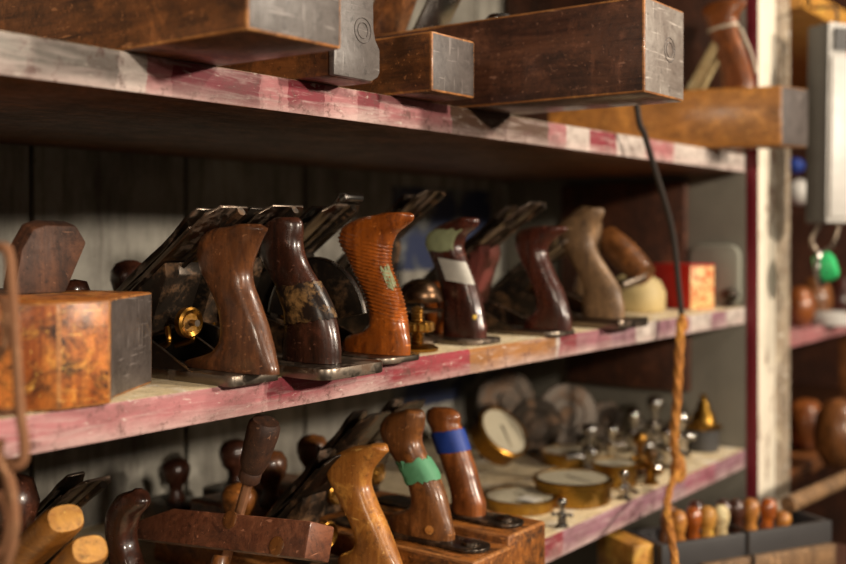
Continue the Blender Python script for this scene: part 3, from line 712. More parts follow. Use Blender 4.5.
mb = MB(); mb.box((1.735,.005,ZT1+.0005),(1.752,.465,ZT1+.36)); tag(obj('wooden_board', mb, 'w_darkboard', None, .003), 'dark brown board added to darken the end panel on the top shelf', 'board')  # board added to make the end panel dark in this bay
mb = MB(); mb.box((1.730,.095,-.150),(1.7525,.33,-.040)); tag(obj('wooden_board', mb, 'w_darkboard', None, .003), 'dark brown board fixed to the end panel above the lower shelf', 'board')

# ================================================================== LOWER SHELF
G = 'hand planes along the lower shelf'
c4 = lambda y, a, b: (380+y/2.917, a/2.917, b/2.917)
tl1 = Tote(.60, [(322,385,420),(330,358,436),(342,340,441),(352,333,440),(365,325,432),(390,313,410),(420,308,400),(450,310,398),(480,315,402),(510,318,412),(537,320,420),(590,328,440),(640,320,450)], ZL1+.0065, conv=c4)
bench_plane('dark metal plane with short horned handle at the left of the lower shelf', .60, .10, ZL1, .052, .25, tl1, 'w_black', (.185,-.105), G, knob=True)
c5 = lambda y, a, b: (370+y/2.35, 200+a/2.35, 200+b/2.35)
def transitional(label, X, x0, x1, y0, y1, ztop, tote_rows, tmat, top, plate=True, body='w_light', b=.0135, knob_mat='w_mid', wheel=0):
    r = thing('transitional_plane', label, 'hand plane', ((x0+x1)/2, (y0+y1)/2, ZL1), G)
    wood_body(r, x0, x1, y0, y1, ZL1+.0005, ztop, body, body, .003)
    mb = MB(); cx = X
    mb.prism(rounded_rect(cx-.019, cx+.019, y0+.008, y0+.20, .018, 8), (0,0,ztop+.0004), EX, EY, EZ, .004); mp = obj('top_plate', mb, 'iron_black', r, .0012)
    t = Tote(X, tote_rows, ztop+.0045, b=b, conv=c5)
    mb = MB(); mb.lathe([(0,0),(.009,0),(.009,.003),(.006,.0045),(0,.005)], (cx, y0+.028, ztop+.0045), EZ, 18); obj('plate_screw', mb, 'steel_dark', mp)
    h = obj('handle', t.mesh(), tmat, r, smooth=60)
    ym = top[0]+(top[1]-ztop)*1.0
    et, en, Li = irons(r, X, top, (ym, ztop+.002), .052, 'steel_dark', 'iron_black')
    o = Vector((X, ym, ztop+.002)); p = o+et*Li*.6-en*.001
    mb = MB(); mb.prism([(ym-.003, ztop+.004),(p.y,p.z),(p.y+.002,p.z-.014),(ym-.05,ztop+.012),(ym-.05,ztop+.004)], (X-.018,0,0), EY, EZ, EX, .036); obj('frog', mb, 'iron_black', r, .0015)
    zc = ztop+.03; yk = ym-(zc-ztop)-.01-wheel
    if wheel: mb = MB(); mb.tube([(X,yk+.002,zc),(X,yk+wheel,zc)], .003, 10); obj('adjusting_screw', mb, 'steel_dark', r)
    mb = MB(); mb.lathe([(.003,0),(.0035,.012),(.010,.013),(.0135,.015),(.0135,.022),(.0115,.0235),(.009,.021),(.003,.021),(0,.024)], (X, yk, zc), (0,-1,0), 22); obj('adjusting_wheel', mb, 'brass', r)
    mb = MB(); mb.lathe([(.012,0),(.014,.004),(.009,.014),(.009,.022),(.016,.032),(.0195,.043),(.019,.052),(.014,.060),(0,.064)], (X, ym+.042, ztop+.0005), EZ, 24); obj('front_knob', mb, knob_mat, r, smooth=60)
    return r, h, t
transitional('wood-bodied plane with pale golden handle, front and left of the taped handles', .79, .755, .822, -.075, .30, ZL1+.03,
    [(178,395,444),(184,362,446),(192,342,438),(205,318,425),(225,303,408),(245,300,402),(265,305,402),(290,318,410),(320,333,422),(350,348,436),(380,360,448),(410,366,460),(430,358,468),(445,335,474),(456,325,478),(490,330,486)], 'w_gold', (.045,-.095), knob_mat='w_light', wheel=.026)
rr, h, t = transitional('wood-bodied plane whose brown handle is wrapped in green tape', .868, .832, .903, -.075, .33, ZL1+.049,
    [(97,475,528),(103,455,531),(112,438,530),(130,425,527),(150,425,520),(170,432,522),(200,450,535),(230,470,553),(260,485,567),(290,495,578),(320,497,585),(335,485,588),(350,450,592),(370,445,596),(388,455,597)], 'w_mid', (.068,-.068), knob_mat='w_brown')
z1, z0 = at_x(400,458,.868).z, at_x(412,478,.868).z
obj('green_tape', t.band(z0, z1, -.005, .0016, ragged=.0022, nz=6), 'tape_green', h)
mb = MB(); pA = t.pt(math.radians(150), z0+.004, .001)
mb.prism([(0,0),(.004,.016),(-.010,.013),(-.014,.002),(-.008,-.006)], pA, (-.75,.65,0), EZ, (-.65,-.75,0), .0008); obj('loose_tape_end', mb, 'tape_green', h)
zs = at_x(417,523,.868).z; p = t.pt(math.radians(205), zs)
mb = MB(); mb.lathe([(0,-.001),(.0045,-.001),(.0045,.0012),(0,.0018)], p, (-1,-.5,0), 14); obj('handle_plug', mb, 'w_gold', h)
rr, h, t = transitional('wood-bodied plane whose orange-brown handle is wrapped in blue tape', .952, .915, .990, -.062, .34, ZL1+.053,
    [(92,540,600),(98,532,610),(108,529,613),(122,532,612),(140,543,618),(170,552,628),(200,562,638),(230,572,648),(260,582,656),(290,590,665),(310,592,670),(338,595,673)], 'w_orange', (.085,-.068))
z1, z0 = at_x(445,430,.952).z, at_x(452,451,.952).z
obj('blue_tape', t.band(z0, z1, -.004, .0014, ragged=.0005), 'tape_blue', h)

# handscrew clamp
A = at_d(311, 521, .90); D = at_d(138, 505, 1.02); Bq = at_d(299, 558, .893)
e1 = (D-A); Lj = e1.length; e1.normalize()
e2 = Bq-A; e2 = (e2-e1*e2.dot(e1)); Hj = e2.length; e2.normalize()
e3 = e1.cross(e2); 
if e3.dot(A-CAM) < 0: e3 = -e3
r = thing('handscrew_clamp', 'wooden handscrew clamp with turned handle, lying at front of the lower shelf', 'clamp', A+e2*.115)
mb = MB(); mb.prism([(0,0),(Lj*.78,0),(Lj,Hj*.5),(Lj,Hj),(0,Hj)], A, e1, e2, e3, .034); obj('jaw', mb, 'w_clamp', r, .002)
mb = MB(); mb.prism([(0,0),(Lj,0),(Lj,Hj*.5),(Lj*.78,Hj),(0,Hj)], A+e2*.075, e1, e2, e3, .034); obj('jaw', mb, 'w_clamp', r, .002)
for (px, py) in ((230,520),(277,546)):
    q = A+e1*((D-A).length*((311-px)/(311-138)))*1.0
    # point on the front face
    fx, fy = ray(px); dv = Vector((fx, fy, -(py-PY0)/F)); tpar = (A-CAM).dot(e3)/dv.dot(e3)
    c = CAM+dv*tpar
    mb = MB(); mb.lathe([(0,-.001),(.0082,-.001),(.0082,.0008),(.007,.0014),(0,.0014)], c, -e3, 20); obj('barrel_nut', mb, 'w_enddark' if px<0 else 'w_mid', r)
hb = at_d(241, 507, .955); ht = at_d(268, 414, .935); ax = (ht-hb).normalized(); HL = (ht-hb).length
mb = MB(); mb.tube([hb-ax*.11, hb+ax*HL*.36], .0048, 12); obj('screw_rod', mb, 'rust_wire', r)
mb = MB(); h0 = hb+ax*HL*.28
mb.lathe([(0,0),(.0085,.0),(.010,.002),(.010,.010),(.0095,.011),(.0105,.0125),(.0128,.02),(.0138,.035),(.0148,.05),(.0145,.056),(.012,.0605),(0,.062)], h0, ax, 22); obj('turned_handle', mb, 'w_wedge', r, smooth=40)
q = at_d(222, 556, .93); mb = MB(); mb.lathe([(0,0),(.0075,0),(.0085,.004),(.0075,.02),(.006,.045),(0,.046)], q, e2, 16); obj('screw_end', mb, 'w_mid', r, smooth=40)

# two stub handles at lower left
G2 = 'wooden bars leaning at the left of the lower shelf'
def bar(label, p0, p1, rad, dep):
    a, b = Vector(p0), Vector(p1); ax = (b-a).normalized(); L = (b-a).length
    u = ax.cross(Vector(EZ)).normalized(); w = ax.cross(u); rings = []
    prof = [(.0,.86),(.25,.95),(.6,1.0),(.93,1.0),(.98,.95),(1.0,.82)]
    for t, q in prof:
        rings.append([a+ax*L*t+u*rad*q*math.copysign(abs(math.cos(x))**.75, math.cos(x))+w*dep*q*math.copysign(abs(math.sin(x))**.75, math.sin(x)) for x in [2*math.pi*k/24 for k in range(24)]])
    mb = MB(); mb.loft(rings); o = obj('wooden_bar', mb, ['w_far','w_yellow'], None, smooth=35, endmat=[(tuple(ax), .8)])
    return tag(o, label, 'wooden bar', G2)
def to_shelf(a, b): return b+(a-b)*((ZL1+.018-b.z)/(a.z-b.z))
b1 = at_d(66,518,.80); bar('blunt amber wooden bar at lower left, the higher of the pair', to_shelf(at_d(10,570,.88), b1), b1, .0165, .0125)
b2 = at_d(90,549,.78); bar('blunt amber wooden bar at lower left, the lower of the pair', to_shelf(at_d(44,596,.86), b2), b2, .0155, .012)
mb = MB(); q=at_d(8,502,.97); mb.lathe([(0,0),(.018,0),(.02,.006),(.012,.03),(.012,.06),(.024,q.z-ZL1-.02),(.028,q.z-ZL1),(.022,q.z-ZL1+.02),(0,q.z-ZL1+.028)], (q.x,q.y,ZL1+.0005), EZ, 22); tag(obj('wooden_mallet', mb, 'w_black', None, smooth=60), 'dark round-ended wooden tool standing at the left edge of the lower shelf', 'tool')

# plane with a round knob at back, and one added for a wall shadow
for px, py, d, mt, lab, rad in ((235,452,1.385,'w_black','dark plane with large dark round knob left of the clamp handle',.021),
                           (176,470,1.32,'w_black','black-knobbed plane added in place of a round shadow on the back wall',.018)):
    p = at_d(px, py, d); small_knob_plane(lab, p.x, p.y, ZL1+.0005, mt, p.z-ZL1-.03+rad*.8, rad, .075, 'planes standing behind the clamp', .035)

# brass gauges and fittings
G3 = 'brass gauges on the lower shelf'
def gauge(label, c, rad, h, axis=EZ, mat='brass_bright', card=False):
    c = Vector(c); a = Vector(axis).normalized()
    r = thing('pressure_gauge', label, 'gauge', c, G3)
    mb = MB(); mb.lathe([(0,0.0005),(rad*.94,.0005),(rad*.97,.002),(rad*.97,h*.8),(rad*.9,h*.8),(0,h*.8)], c, a, 40); obj('case', mb, mat, r)
    mb = MB(); mb.lathe([(rad*.98,h*.72),(rad*1.04,h*.76),(rad*1.04,h*.92),(rad*.98,h*.96),(rad*.92,h*.95),(rad*.92,h*.72)], c, a, 40)
    obj('bezel', mb, mat, r)
    mb = MB(); mb.lathe([(0,h*.8+.0004),(rad*.91,h*.8+.0004),(rad*.91,h*.90),(0,h*.90)], c, a, 32); obj('dial', mb, 'paper', r)
    u = a.cross(Vector((.3,1,.2))).normalized(); w = a.cross(u)
    mb = MB(); mb.prism([(-.002,-rad*.25),(.002,-rad*.25),(.0006,rad*.7),(-.0006,rad*.7)], c+a*(h*.90+.0002), u, w, a, .0005); obj('needle', mb, 'iron_black', r)
    mb = MB(); mb.lathe([(0,h*.90+.001),(rad*.915,h*.90+.001),(rad*.915,h*.90+.0016),(0,h*.90+.0016)], c, a, 32); obj('glass', mb, 'glass', r)
    return r
gauge('flat brass gauge with pale dial just right of the blue-taped handle', (1.195,.098,ZL1), .048, .018)
gauge('largest drum-shaped brass gauge in the middle of the lower shelf', (1.272,.062,ZL1), .053, .034)
gauge('shallow brass dish gauge behind the large drum gauge', (1.475,.18,ZL1), .044, .022)
gauge('small tall brass gauge to the right of the large drum gauge', (1.392,.060,ZL1), .033, .034)
a = Vector((-.10,-.70,.62)).normalized(); c = Vector((1.335,.235,ZL1+.0))
gauge('brass gauge leaning on its rim at the back, dial facing up', c+Vector((0,0,.047)), .042, .036, a, 'brass')
mb = MB(); 
tag(obj('paper_tag', (lambda m: m.box((1.165,.06,ZL1+.0185),(1.188,.085,ZL1+.0195)))(MB()), 'white_label'), 'small white paper tag lying on the flat brass gauge', 'tag')
G4 = 'round metal discs standing at the back of the lower shelf'
def disc(label, px, py, d, rad, ax, mat, hole=.2):
    p = at_d(px, py, d); c = Vector((p.x, p.y, ZL1+rad+.001)); a = Vector(ax).normalized()
    r = thing('metal_disc', label, 'disc', (c.x, c.y, ZL1), G4)
    mb = MB(); mb.lathe([(rad*hole,-.003),(rad*.55,-.003),(rad*.6,-.005),(rad*.97,-.005),(rad,-.003),(rad,.003),(rad*.97,.005),(rad*.6,.005),(rad*.55,.003),(rad*hole,.003)], c, a, 36); obj('plate', mb, mat, r)
    mb = MB(); mb.lathe([(0,-.010),(rad*.24,-.010),(rad*.26,-.006),(rad*.26,.006),(rad*.24,.010),(0,.010)], c, a, 20); obj('hub', mb, mat, r)
    mb = MB(); mb.lathe([(0,0),(.010,0),(.010,.012),(0,.012)], (c.x,c.y+.0,ZL1+.0005), EZ, 12); obj('foot', mb, mat, r)
    return r
disc('dark metal disc by the back wall, leftmost of the standing discs', 505, 400, 1.93, .058, (-.5,-.85,.1), 'iron_black')
disc('tall pale grey disc standing behind the shallow brass dish', 567, 410, 1.82, .052, (-.75,-.6,.15), 'iron_black')
disc('small dark disc standing in front of the leftmost disc', 535, 418, 1.75, .045, (-.7,-.7,.0), 'iron_black')
disc('small grey disc standing on edge, rightmost of the standing discs', 605, 415, 1.86, .034, (-.6,-.8,.1), 'iron_black')
# chrome tap fittings
G5 = 'shiny metal fittings on the lower shelf'
def fitting(label, px, py, s, mat='chrome', seed=0):
    p = at_z(px, py, ZL1); c = Vector((p.x, p.y, ZL1+.0005))
    r = thing('tap_fitting', label, 'fitting', c, G5)
    mb = MB(); mb.lathe([(0,0),(.016*s,0),(.017*s,.003*s),(.011*s,.007*s),(.010*s,.022*s),(.013*s,.025*s),(.013*s,.032*s),(.008*s,.036*s),(0,.037*s)], c, EZ, 20); obj('valve_body', mb, mat, r, smooth=50)
    mb = MB(); mb.lathe([(.005*s,.0),(.005*s,.012*s),(.010*s,.016*s),(.0125*s,.024*s),(.010*s,.032*s),(0,.035*s)], c+Vector((0,0,.037*s)), EZ, 18); obj('ball_cap', mb, mat, r, smooth=60)
    ang = seed; d_ = Vector((math.cos(ang), math.sin(ang), .15)).normalized()
    mb = MB(); mb.tube(spline([c+Vector((0,0,.018*s)), c+Vector((0,0,.018*s))+d_*.02*s, c+Vector((0,0,.018*s))+d_*.036*s+Vector((0,0,-.004*s))]), .0062*s, 12); obj('spout', mb, mat, r, smooth=50)
    for q in range(2):
        e = Vector((math.cos(ang+1.6+q*math.pi), math.sin(ang+1.6+q*math.pi), 0))
        mb = MB(); mb.tube([c+Vector((0,0,.030*s)), c+Vector((0,0,.030*s))+e*.02*s], [.003*s,.004*s], 8); mb.lathe([(0,-.006*s),(.0045*s,-.004*s),(.006*s,0),(.0045*s,.004*s),(0,.006*s)], c+Vector((0,0,.030*s))+e*.022*s, EZ, 12); obj('cross_arm', mb, mat, r, smooth=60)
    return r
for k, (px, py, s, mt, lab) in enumerate(((612,460,.8,'chrome','chrome tap fitting behind the small tall gauge'),
    (634,452,1.0,'chrome','tall chrome tap fitting left of the hanging rope'),
    (655,446,1.2,'chrome','tallest chrome tap fitting, right behind the hanging rope'),
    (640,476,.9,'brass','small brass tap fitting right of the small tall gauge'),
    (668,468,.9,'chrome','small chrome tap fitting near the shelf edge by the rope'),
    (681,456,1.0,'chrome','chrome tap fitting between the rope and the brass lamp burner'),
    (590,470,1.0,'steel','steel tap fitting between the drum gauge and the dish gauge'),
    (562,527,.5,'steel','low steel fitting at the shelf edge beside the flat gauge'),
    (624,499,.55,'chrome','low shiny fitting at the shelf edge below the small tall gauge'),
    (651,484,.7,'brass','tiny brass fitting at the shelf edge left of the rope'))):
    fitting(lab, px, py, s, mt, 1.3*k+.7)
for k, (px, py, d_, L_, an, lab) in enumerate(((607,444,1.62,.06,.4,'shiny metal tube lying left of the tall tap fittings'),(628,474,1.50,.05,-.5,'short shiny metal tube lying by the small tall gauge'),(662,456,1.66,.055,.9,'shiny metal tube lying just behind the rope'))):
    p = at_z(px, py+8, ZL1); a_ = Vector((math.cos(an), math.sin(an), 0)); z_ = Vector((0,0,.0115))
    r = thing('metal_tube', lab, 'tube', (p.x, p.y, ZL1), G5); q0 = Vector((p.x,p.y,ZL1+.0008))+z_
    mb = MB(); mb.lathe([(0,0),(.007,0),(.008,.002),(.008,L_-.002),(.006,L_),(0,L_)], q0, a_, 18); obj('pipe', mb, 'chrome', r)
    for e_ in (.0,.8):
        mb = MB(); mb.lathe([(.0082,0),(.011,.001),(.011,.011),(.0082,.012)], q0+a_*(L_*e_), a_, 8); obj('collar', mb, 'steel', r)
c = Vector((1.700,.052,ZL1+.0005)); r = thing('lamp_burner', 'brass oil-lamp burner on a grey pot at the right end of the lower shelf', 'lamp', c)
mb = MB(); mb.lathe([(0,0),(.024,0),(.026,.003),(.026,.034),(.024,.037),(0,.037)], c, EZ, 28); obj('pot', mb, 'grey_side', r)
mb = MB(); mb.lathe([(0,.0375),(.030,.0375),(.031,.042),(.022,.045),(.019,.050),(.017,.062),(.011,.068),(.010,.078),(.006,.082),(.006,.092),(0,.094)], c, EZ, 28); obj('burner', mb, 'brass_bright', r, smooth=40)
mb = MB(); mb.tube([c+Vector((-.018,0,.048)), c+Vector((-.036,-.004,.048))], .002, 8); mb.lathe([(0,0),(.006,0),(.006,.003),(0,.003)], c+Vector((-.036,-.004,.048)), (-1,0,0), 14); obj('wick_knob', mb, 'brass', r)

# ================================================================== HANGING ROPE, WIRE
yr = -.034
up = [at_y(px, py, yr) for px, py in ((637,108),(645,136),(655,170),(672,230),(679,290),(682,318))]
top = up[0]+(up[0]-up[1])*1.0
upper = [Vector((up[0].x-.05, yr+.0, .64)), Vector((up[0].x-.03, yr, .45))]+up
r = thing('hanging_rope', 'dark cord knotted to frayed orange twine, hanging in front of the shelves', 'rope', at_y(682,318,yr))
mb = MB(); mb.tube(spline(upper), .0042, 10); obj('cord', mb, 'cord', r)
kn = lambda c, s, mt, nm: obj(nm, (lambda m: (m.tube([c+Vector((s*.011*math.cos(t)*(1+.25*math.sin(3*t)), .004*math.sin(2*t), s*.015*math.sin(t)+.004*math.cos(2*t))) for t in [2*math.pi*k/40 for k in range(40)]], .0055*s, 10, True), m.lathe([(0,-.014*s),(.009*s,-.008*s),(.011*s,0),(.008*s,.009*s),(0,.014*s)], c, EZ, 14), m)[-1])(MB()), mt, r, smooth=60)
kn(at_y(682,321,yr), .62, 'rope', 'knot')
low = spline([at_y(px, py, yr) for px, py in ((681,322),(679,360),(677,400),(674,440),(677,462))], 14)
def twist(pts, R, rr, turns):
    for s in range(3):
        out = []
        for i, p in enumerate(pts):
            a = 2*math.pi*(turns*i/(len(pts)-1)+s/3); out.append(p+Vector((R*math.cos(a), R*math.sin(a), 0)))
        yield out
mb = MB()
for st in twist(low, .0030, .0038, 3): mb.tube(st, .0038, 8)
obj('twine', mb, 'rope', r, smooth=60)
kn(at_y(678,466,yr), 1.0, 'rope', 'knot')
low2 = spline([at_y(px, py, y) for px, py, y in ((678,470,-.036),(670,488,-.05),(667,510,-.075),(671,535,-.10),(675,564,-.115),(675,580,-.12))], 10)
mb = MB()
for st in twist(low2, .0024, .003, 3): mb.tube(st, .003, 8)
obj('twine', mb, 'rope', r, smooth=60)

# rusty wire basket corner at left front
wd = .60
r = thing('wire_hanger', 'rusty wire hanger loop hooked in front of the left end of the shelves', 'wire', at_d(10,420,wd))
W = lambda L: spline([at_d(px, py, d) for px, py, d in L], 8)
mb = MB(); mb.tube(W([(-40,262,.62),(-15,250,.61),(2,247,.6),(9,255,.6),(12,290,.6),(16,350,.6),(20,410,.6),(24,440,.6),(23,460,.6),(14,466,.6),(5,462,.605),(-6,466,.61)]), .0030, 10); obj('loop', mb, 'rust_wire', r)
mb = MB(); mb.tube(W([(-14,300,.62),(2,300,.61),(6,325,.605),(3,350,.6),(-14,362,.61)]), .0026, 10); obj('inner_loop', mb, 'rust_wire', r)
mb = MB(); mb.tube(W([(-30,415,.62),(0,413,.605),(16,412,.604),(24,416,.604)]), .0026, 10); obj('cross_wire', mb, 'rust_wire', r)
mb = MB(); mb.tube(W([(0,440,.6),(-2,455,.6),(9,480,.6),(14,515,.6),(12,545,.6),(2,575,.6)]), .0034, 10); mb.tube(W([(-16,500,.61),(2,497,.605),(10,520,.6),(4,548,.6),(-14,560,.6)]), .003, 10); obj('lower_coil', mb, 'rust_wire', r)
mb = MB(); mb.tube([at_d(-40,262,.62), Vector((.20,-.06,.30)), Vector((.19,.01,.2585))], .003, 8); obj('hook', mb, 'rust_wire', r)

# ================================================================== TOOL BOX AT LOWER RIGHT
zb = -.345
bench = thing('work_table', 'low table standing in front of the shelves under the tool box', 'table', (1.4,-.15,-1.25))
mb = MB(); mb.box((1.16,-.34,zb-.03),(1.66,-.024,zb)); obj('tabletop', mb, 'w_darkboard', bench, .003)
for x_, y_ in ((1.18,-.32),(1.60,-.32),(1.18,-.07),(1.60,-.07)):
    mb = MB(); mb.box((x_,y_,-1.25),(x_+.04,y_+.04,zb-.0302)); obj('leg', mb, 'w_darkboard', bench, .002)
r = thing('tool_box', 'long slate-grey wooden box full of tool handles at the lower right', 'box', (1.45,-.12,zb))
F0 = at_z(662,546,-.285); F1 = at_z(832,521,-.285); e = (F1-F0); e.z = 0; LB = e.length; e.normalize(); nrm = Vector((-e.y, e.x, 0)); 
F0.z = zb+.0005
def bx(u0,u1,v0,v1,z0,z1):
    m = MB(); m.obox(F0+e*u0+nrm*v0+Vector((0,0,z0)), e*(u1-u0), nrm*(v1-v0), Vector((0,0,z1-z0))); return m
obj('front_board', bx(0,LB,0,.009,0,.060), 'slate', r, .0012)
obj('back_board', bx(0,LB,.068,.077,0,.060), 'slate', r, .0012)
obj('end_board', bx(0,.009,.0092,.0678,0,.060), 'slate', r, .0012)
obj('end_board', bx(LB-.009,LB,.0092,.0678,0,.060), 'slate', r, .0012)
obj('bottom_board', bx(.0092,LB-.0092,.0092,.0678,0,.006), 'slate', r)
obj('front_batten', bx(.06,LB-.003,-.011,-.0003,0,.030), 'w_tan', r, .0012)
obj('string_tie', (lambda m: m.tube([F0+e*.142+nrm*v+Vector((0,0,z)) for v, z in ((-.013,.0),(-.013,.032),(-.002,.034),(-.002,.062),(.011,.062),(.07,.0625),(.079,.062),(.079,.0))], .0022, 8))(MB()), 'cord', r)
obj('loose_lid', bx(.20,LB-.02,.030,.064,.0605,.064), 'slate', r, .001) if False else None
G6 = 'turned tool handles in the slate-grey box'
HP = [(.030,.045,.5,'w_mid','nearest the left end, tilted far left'),(.052,.030,-.1,'w_gold','second from the left'),(.078,.036,.05,'w_amber','third from the left'),(.098,.030,0,'w_yellow','fourth from the left'),(.080,.055,.55,'w_redbrown','dark red, leaning behind the third'),(.120,.028,0,'w_pale','palest of them'),(.140,.05,.1,'w_black','nearly black, right of the palest'),(.165,.045,-.1,'w_black','second black one right of the palest'),(.180,.04,.1,'w_gold','just right of the black pair'),(.200,.034,.3,'w_amber','furthest right of the tall ones'),(.228,.04,.6,'w_gold','short blond one near right end')]
for u, v, tl, mt, ds in HP:
    c = F0+e*u+nrm*v+Vector((0,0,.0085)); ax = (Vector((0,0,1))+e*tl*.45).normalized()
    L = .095 if tl < .5 else .100
    if 'short' in ds: L = .07
    k = L/.095*.9
    r = thing('carving_tool', 'tool with turned handle in the slate-grey box, '+ds, 'tool', c, G6)
    mb = MB(); mb.lathe([(0,0),(.004,0),(.004,.040*k),(0,.040*k)], c, ax, 12); obj('shank', mb, 'steel_dark', r)
    mb = MB(); mb.lathe([(0,.040*k+.0002),(.0085,.041*k),(.0098,.05*k),(.0075,.058*k),(.010,.066*k),(.0122,.078*k),(.0105,.089*k),(.006,.0945*k),(0,.095*k)], c, ax, 16); obj('handle', mb, mt, r, smooth=50)
p = F0+e*(-.036)+nrm*(.014)
mb = MB(); mb.obox(p, e*.033, nrm*.085, Vector((0,0,.060))); tag(obj('wooden_block', mb, 'w_yellow', None, .003), 'yellow wooden block at the left end of the slate-grey tool box', 'block')

# ================================================================== NEXT BAY AT RIGHT
bay = thing('shelving_unit', 'second shelving bay, blurred, beyond the white post at the right', 'shelving', (2.6,.2,-1.25))
for z0, z1, mt in ((.53,.57,'w_yellow'),(-.095,-.068,'edge_low'),(-.36,-.335,'w_block')):
    mb = MB(); mb.box((1.926, -.04 if z0>.5 else .02, z0),(3.3, YB, z1)); obj('shelf', mb, mt, bay, .002)
mb = MB(); mb.box((2.62,.05,-.333),(2.66,.09,-.097)); obj('upright', mb, 'w_block', bay, .002)
mb = MB(); mb.box((3.3,0,-1.25),(3.33,YB,1.0)); obj('end_panel', mb, 'w_darkboard', bay)
mb = MB(); mb.box((1.924,.0,-1.25),(1.9255,YB,1.0)); obj('end_panel', mb, 'w_darkboard', bay)

# hanging grey and white metal case
r = thing('metal_case', 'narrow grey metal case with white front hanging at the right edge', 'case', at_d(828,222,1.75))
f = at_d(826,223,1.75)
exx = Vector((.857,-.514,0))*.075; ey = Vector((.514,.857,0))*.050; ez = Vector((.016,0,.335))
mb = MB(); mb.obox(f+Vector((0,0,0)), exx, ey, ez); obj('case_body', mb, ['grey_side','white_enamel'], r, .003, 2, endmat=[((-.514,-.857,0), .9)])
mb = MB(); mb.obox(f+exx*.07-ey*.09+ez*.03, exx*.86, ey*.088, ez*.80); obj('front_plate', mb, 'white_enamel', r, .001)
mb = MB()
for k in range(9): mb.obox(f+ez*(.86+.013*k)+exx*.12-ey*.14, exx*.76, ey*.137, Vector((0,0,.0025)))
obj('vent_slats', mb, 'grey_side', r)
mb = MB(); tp = f+ez+exx*.5+ey*.5; mb.tube(spline([tp-Vector((0,0,.002)), tp+Vector((0,0,.03)), tp+Vector((.06,.06,.05)), Vector((1.95,-.045,.55)), Vector((1.95,-.03,.573))]), .003, 8); obj('hanging_wire', mb, 'steel_dark', r)
# pulley with green tape under the case
r = thing('hanging_hook', 'steel hook and ring wrapped in green tape hanging below the metal case', 'hook', at_d(826,285,1.80))
P_ = lambda px, py, d=1.78: at_d(px, py, d)
mb = MB(); mb.tube(spline([P_(822,221),P_(812,240),P_(818,252),P_(832,246),P_(838,230),P_(838,221)]), .004, 8); obj('hook', mb, 'steel_dark', r)
c = P_(822,268); mb = MB(); mb.tube([c+Vector((.026*math.cos(t), .006*math.sin(t)*0, .027*math.sin(t))) for t in [2*math.pi*k/28 for k in range(28)]], .005, 10, True); obj('ring', mb, 'steel', r)
mb = MB(); mb.lathe([(0,-.019),(.022,-.016),(.026,0),(.023,.013),(.014,.018),(0,.019)], c+Vector((0,-.006,.002)), (.2,-.9,.3), 12); obj('green_tape', mb, 'green_glass', r)
# blurred odds and ends in the next bay
G7 = 'odds and ends in the next shelving bay'
def pot(px, py, zbase, rad, hgt, mat, label, name='jar', cat='jar', prof=None):
    p = at_z(px, py, zbase); 
    prof = prof or [(0,0),(.9,0),(1,.08),(1,.7),(.75,.86),(.7,1),(0,1)]
    mb = MB(); mb.lathe([(a*rad, b*hgt) for a, b in prof], (p.x, p.y, zbase+.0005), EZ, 20); return tag(obj(name, mb, mat, None, smooth=50), label, cat, G7)
ball = [(0,0),(.6,.06),(.95,.3),(1,.5),(.9,.75),(.5,.95),(0,1)]
pot(800,327,-.068,.032,.085,'w_orange','round amber ball-shaped knob just right of the post in the next bay','wooden_ball','ball',ball)
pot(816,323,-.068,.035,.10,'w_mid','brown wooden knob behind the amber one in the next bay','wooden_ball','ball',ball)
pot(832,325,-.068,.045,.028,'white_enamel','low white dish on the shelf of the next bay','dish','dish')
pot(842,318,-.068,.045,.09,'w_redbrown','dark red jar at the right picture edge in the next bay','jar','jar')
pot(806,450,-.335,.045,.11,'w_orange','orange wooden pot low in the next bay beside the post','pot','pot',ball)
pot(826,446,-.335,.04,.07,'chrome','shiny steel cup low in the next bay','cup','cup')
pot(840,470,-.335,.05,.14,'w_mid','brown wooden pot low in the next bay at the picture edge','pot','pot',ball)
pot(800,180,.0,.001,.001,'w_mid','x') if False else None
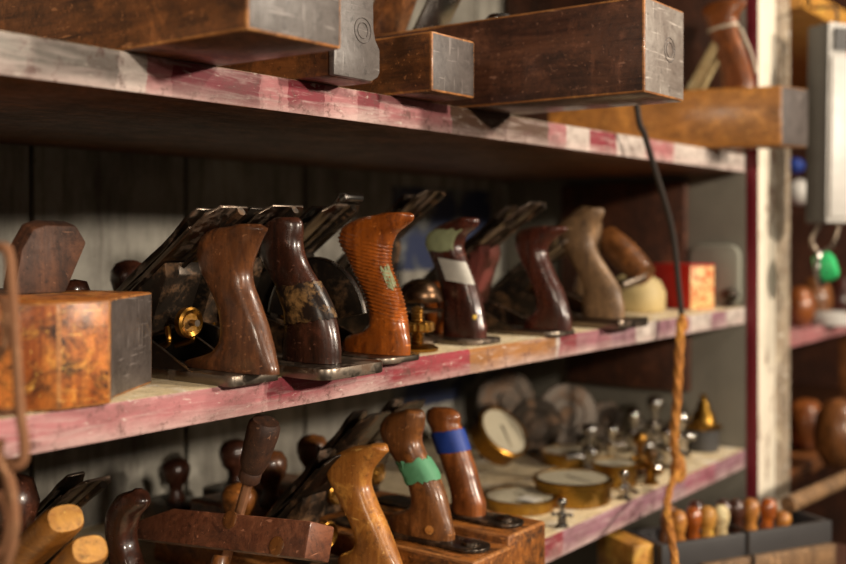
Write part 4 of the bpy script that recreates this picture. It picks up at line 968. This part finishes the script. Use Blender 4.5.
# things hung at the back of the next bay (z between the shelves)
for px, py, d, rad, mt, lab in ((800,192,2.25,.028,'white_enamel','small white round knob high in the next bay'),(795,166,2.3,.018,'tape_blue','small blue round tin high in the next bay')):
    p = at_d(px, py, d)
    r = thing('wall_peg', lab, 'peg', p, G7)
    mb = MB(); mb.lathe([(0,-.02),(rad*.8,-.018),(rad,0),(rad*.7,.016),(0,.02)], p, (-.5,-.85,0), 18); obj('head', mb, mt, r, smooth=60)
    mb = MB(); mb.tube([p, Vector((p.x+.02, YB+.02, p.z))], .007, 8); obj('peg', mb, 'steel_dark', r)
p = at_d(803,200,2.3); mb = MB(); mb.box((p.x-.01, YB-.06, p.z-.10),(p.x+.5, YB+.019, p.z+.14)); tag(obj('wooden_board', mb, 'w_block', None, .003), 'brown wooden panel on the wall of the next bay', 'panel', G7)
a_ = F0+e*.262+nrm*.052+Vector((0,0,.0735)); b_ = at_d(866,487,1.72); b_.z = a_.z+.012
mb = MB(); mb.tube([a_, b_, b_+(b_-a_)], .012, 14); 
o = tag(obj('wooden_dowel', mb, 'w_tan', None, smooth=60), 'pale wooden dowel laid across the right end of the slate-grey tool box', 'dowel')

# ================================================================== LIGHT
def area(name, loc, target, size, power, col):
    l = bpy.data.lights.new(name, 'AREA'); l.shape = 'DISK'; l.size = size; l.energy = power; l.color = col
    o = bpy.data.objects.new(name, l); COL.objects.link(o); o.location = loc
    o.rotation_euler = (Vector(target)-Vector(loc)).to_track_quat('-Z', 'Y').to_euler()
    return o
area('lamp_right', (1.75,-2.3,.66), (.85,0,.05), .14, 60, (1,.86,.70))
area('lamp_left', (-.15,-2.2,.70), (.8,0,.05), .14, 40, (1,.87,.72))
area('fill_far_left', (-1.9,-.9,.85), (.8,.1,.1), .35, 15, (1,.84,.66))  # soft fill added for the left-facing sides, no known lamp there
area('lamp_ceiling', (2.0,-1.3,1.8), (1.2,.1,-.1), .3, 34, (1,.87,.72))
w = bpy.data.worlds.new('World'); sc.world = w; w.use_nodes = True
w.node_tree.nodes['Background'].inputs[0].default_value = (.9,.75,.6,1); w.node_tree.nodes['Background'].inputs[1].default_value = .085

# ================================================================== CAMERA
cd = bpy.data.cameras.new('camera'); cam = bpy.data.objects.new('camera', cd); COL.objects.link(cam)
cam.location = CAM; cam.rotation_euler = (math.pi/2, 0, PHI-math.pi/2)
cd.sensor_width = 36; cd.lens = F/846*36; cd.shift_y = -(282-PY0)/846
cd.clip_start = .02
cd.dof.use_dof = True; cd.dof.focus_distance = .93; cd.dof.aperture_fstop = 3.4
sc.camera = cam
sc.view_settings.view_transform = 'Standard'; sc.view_settings.look = 'None'; sc.view_settings.gamma = 1
sc.view_settings.exposure = -0.1
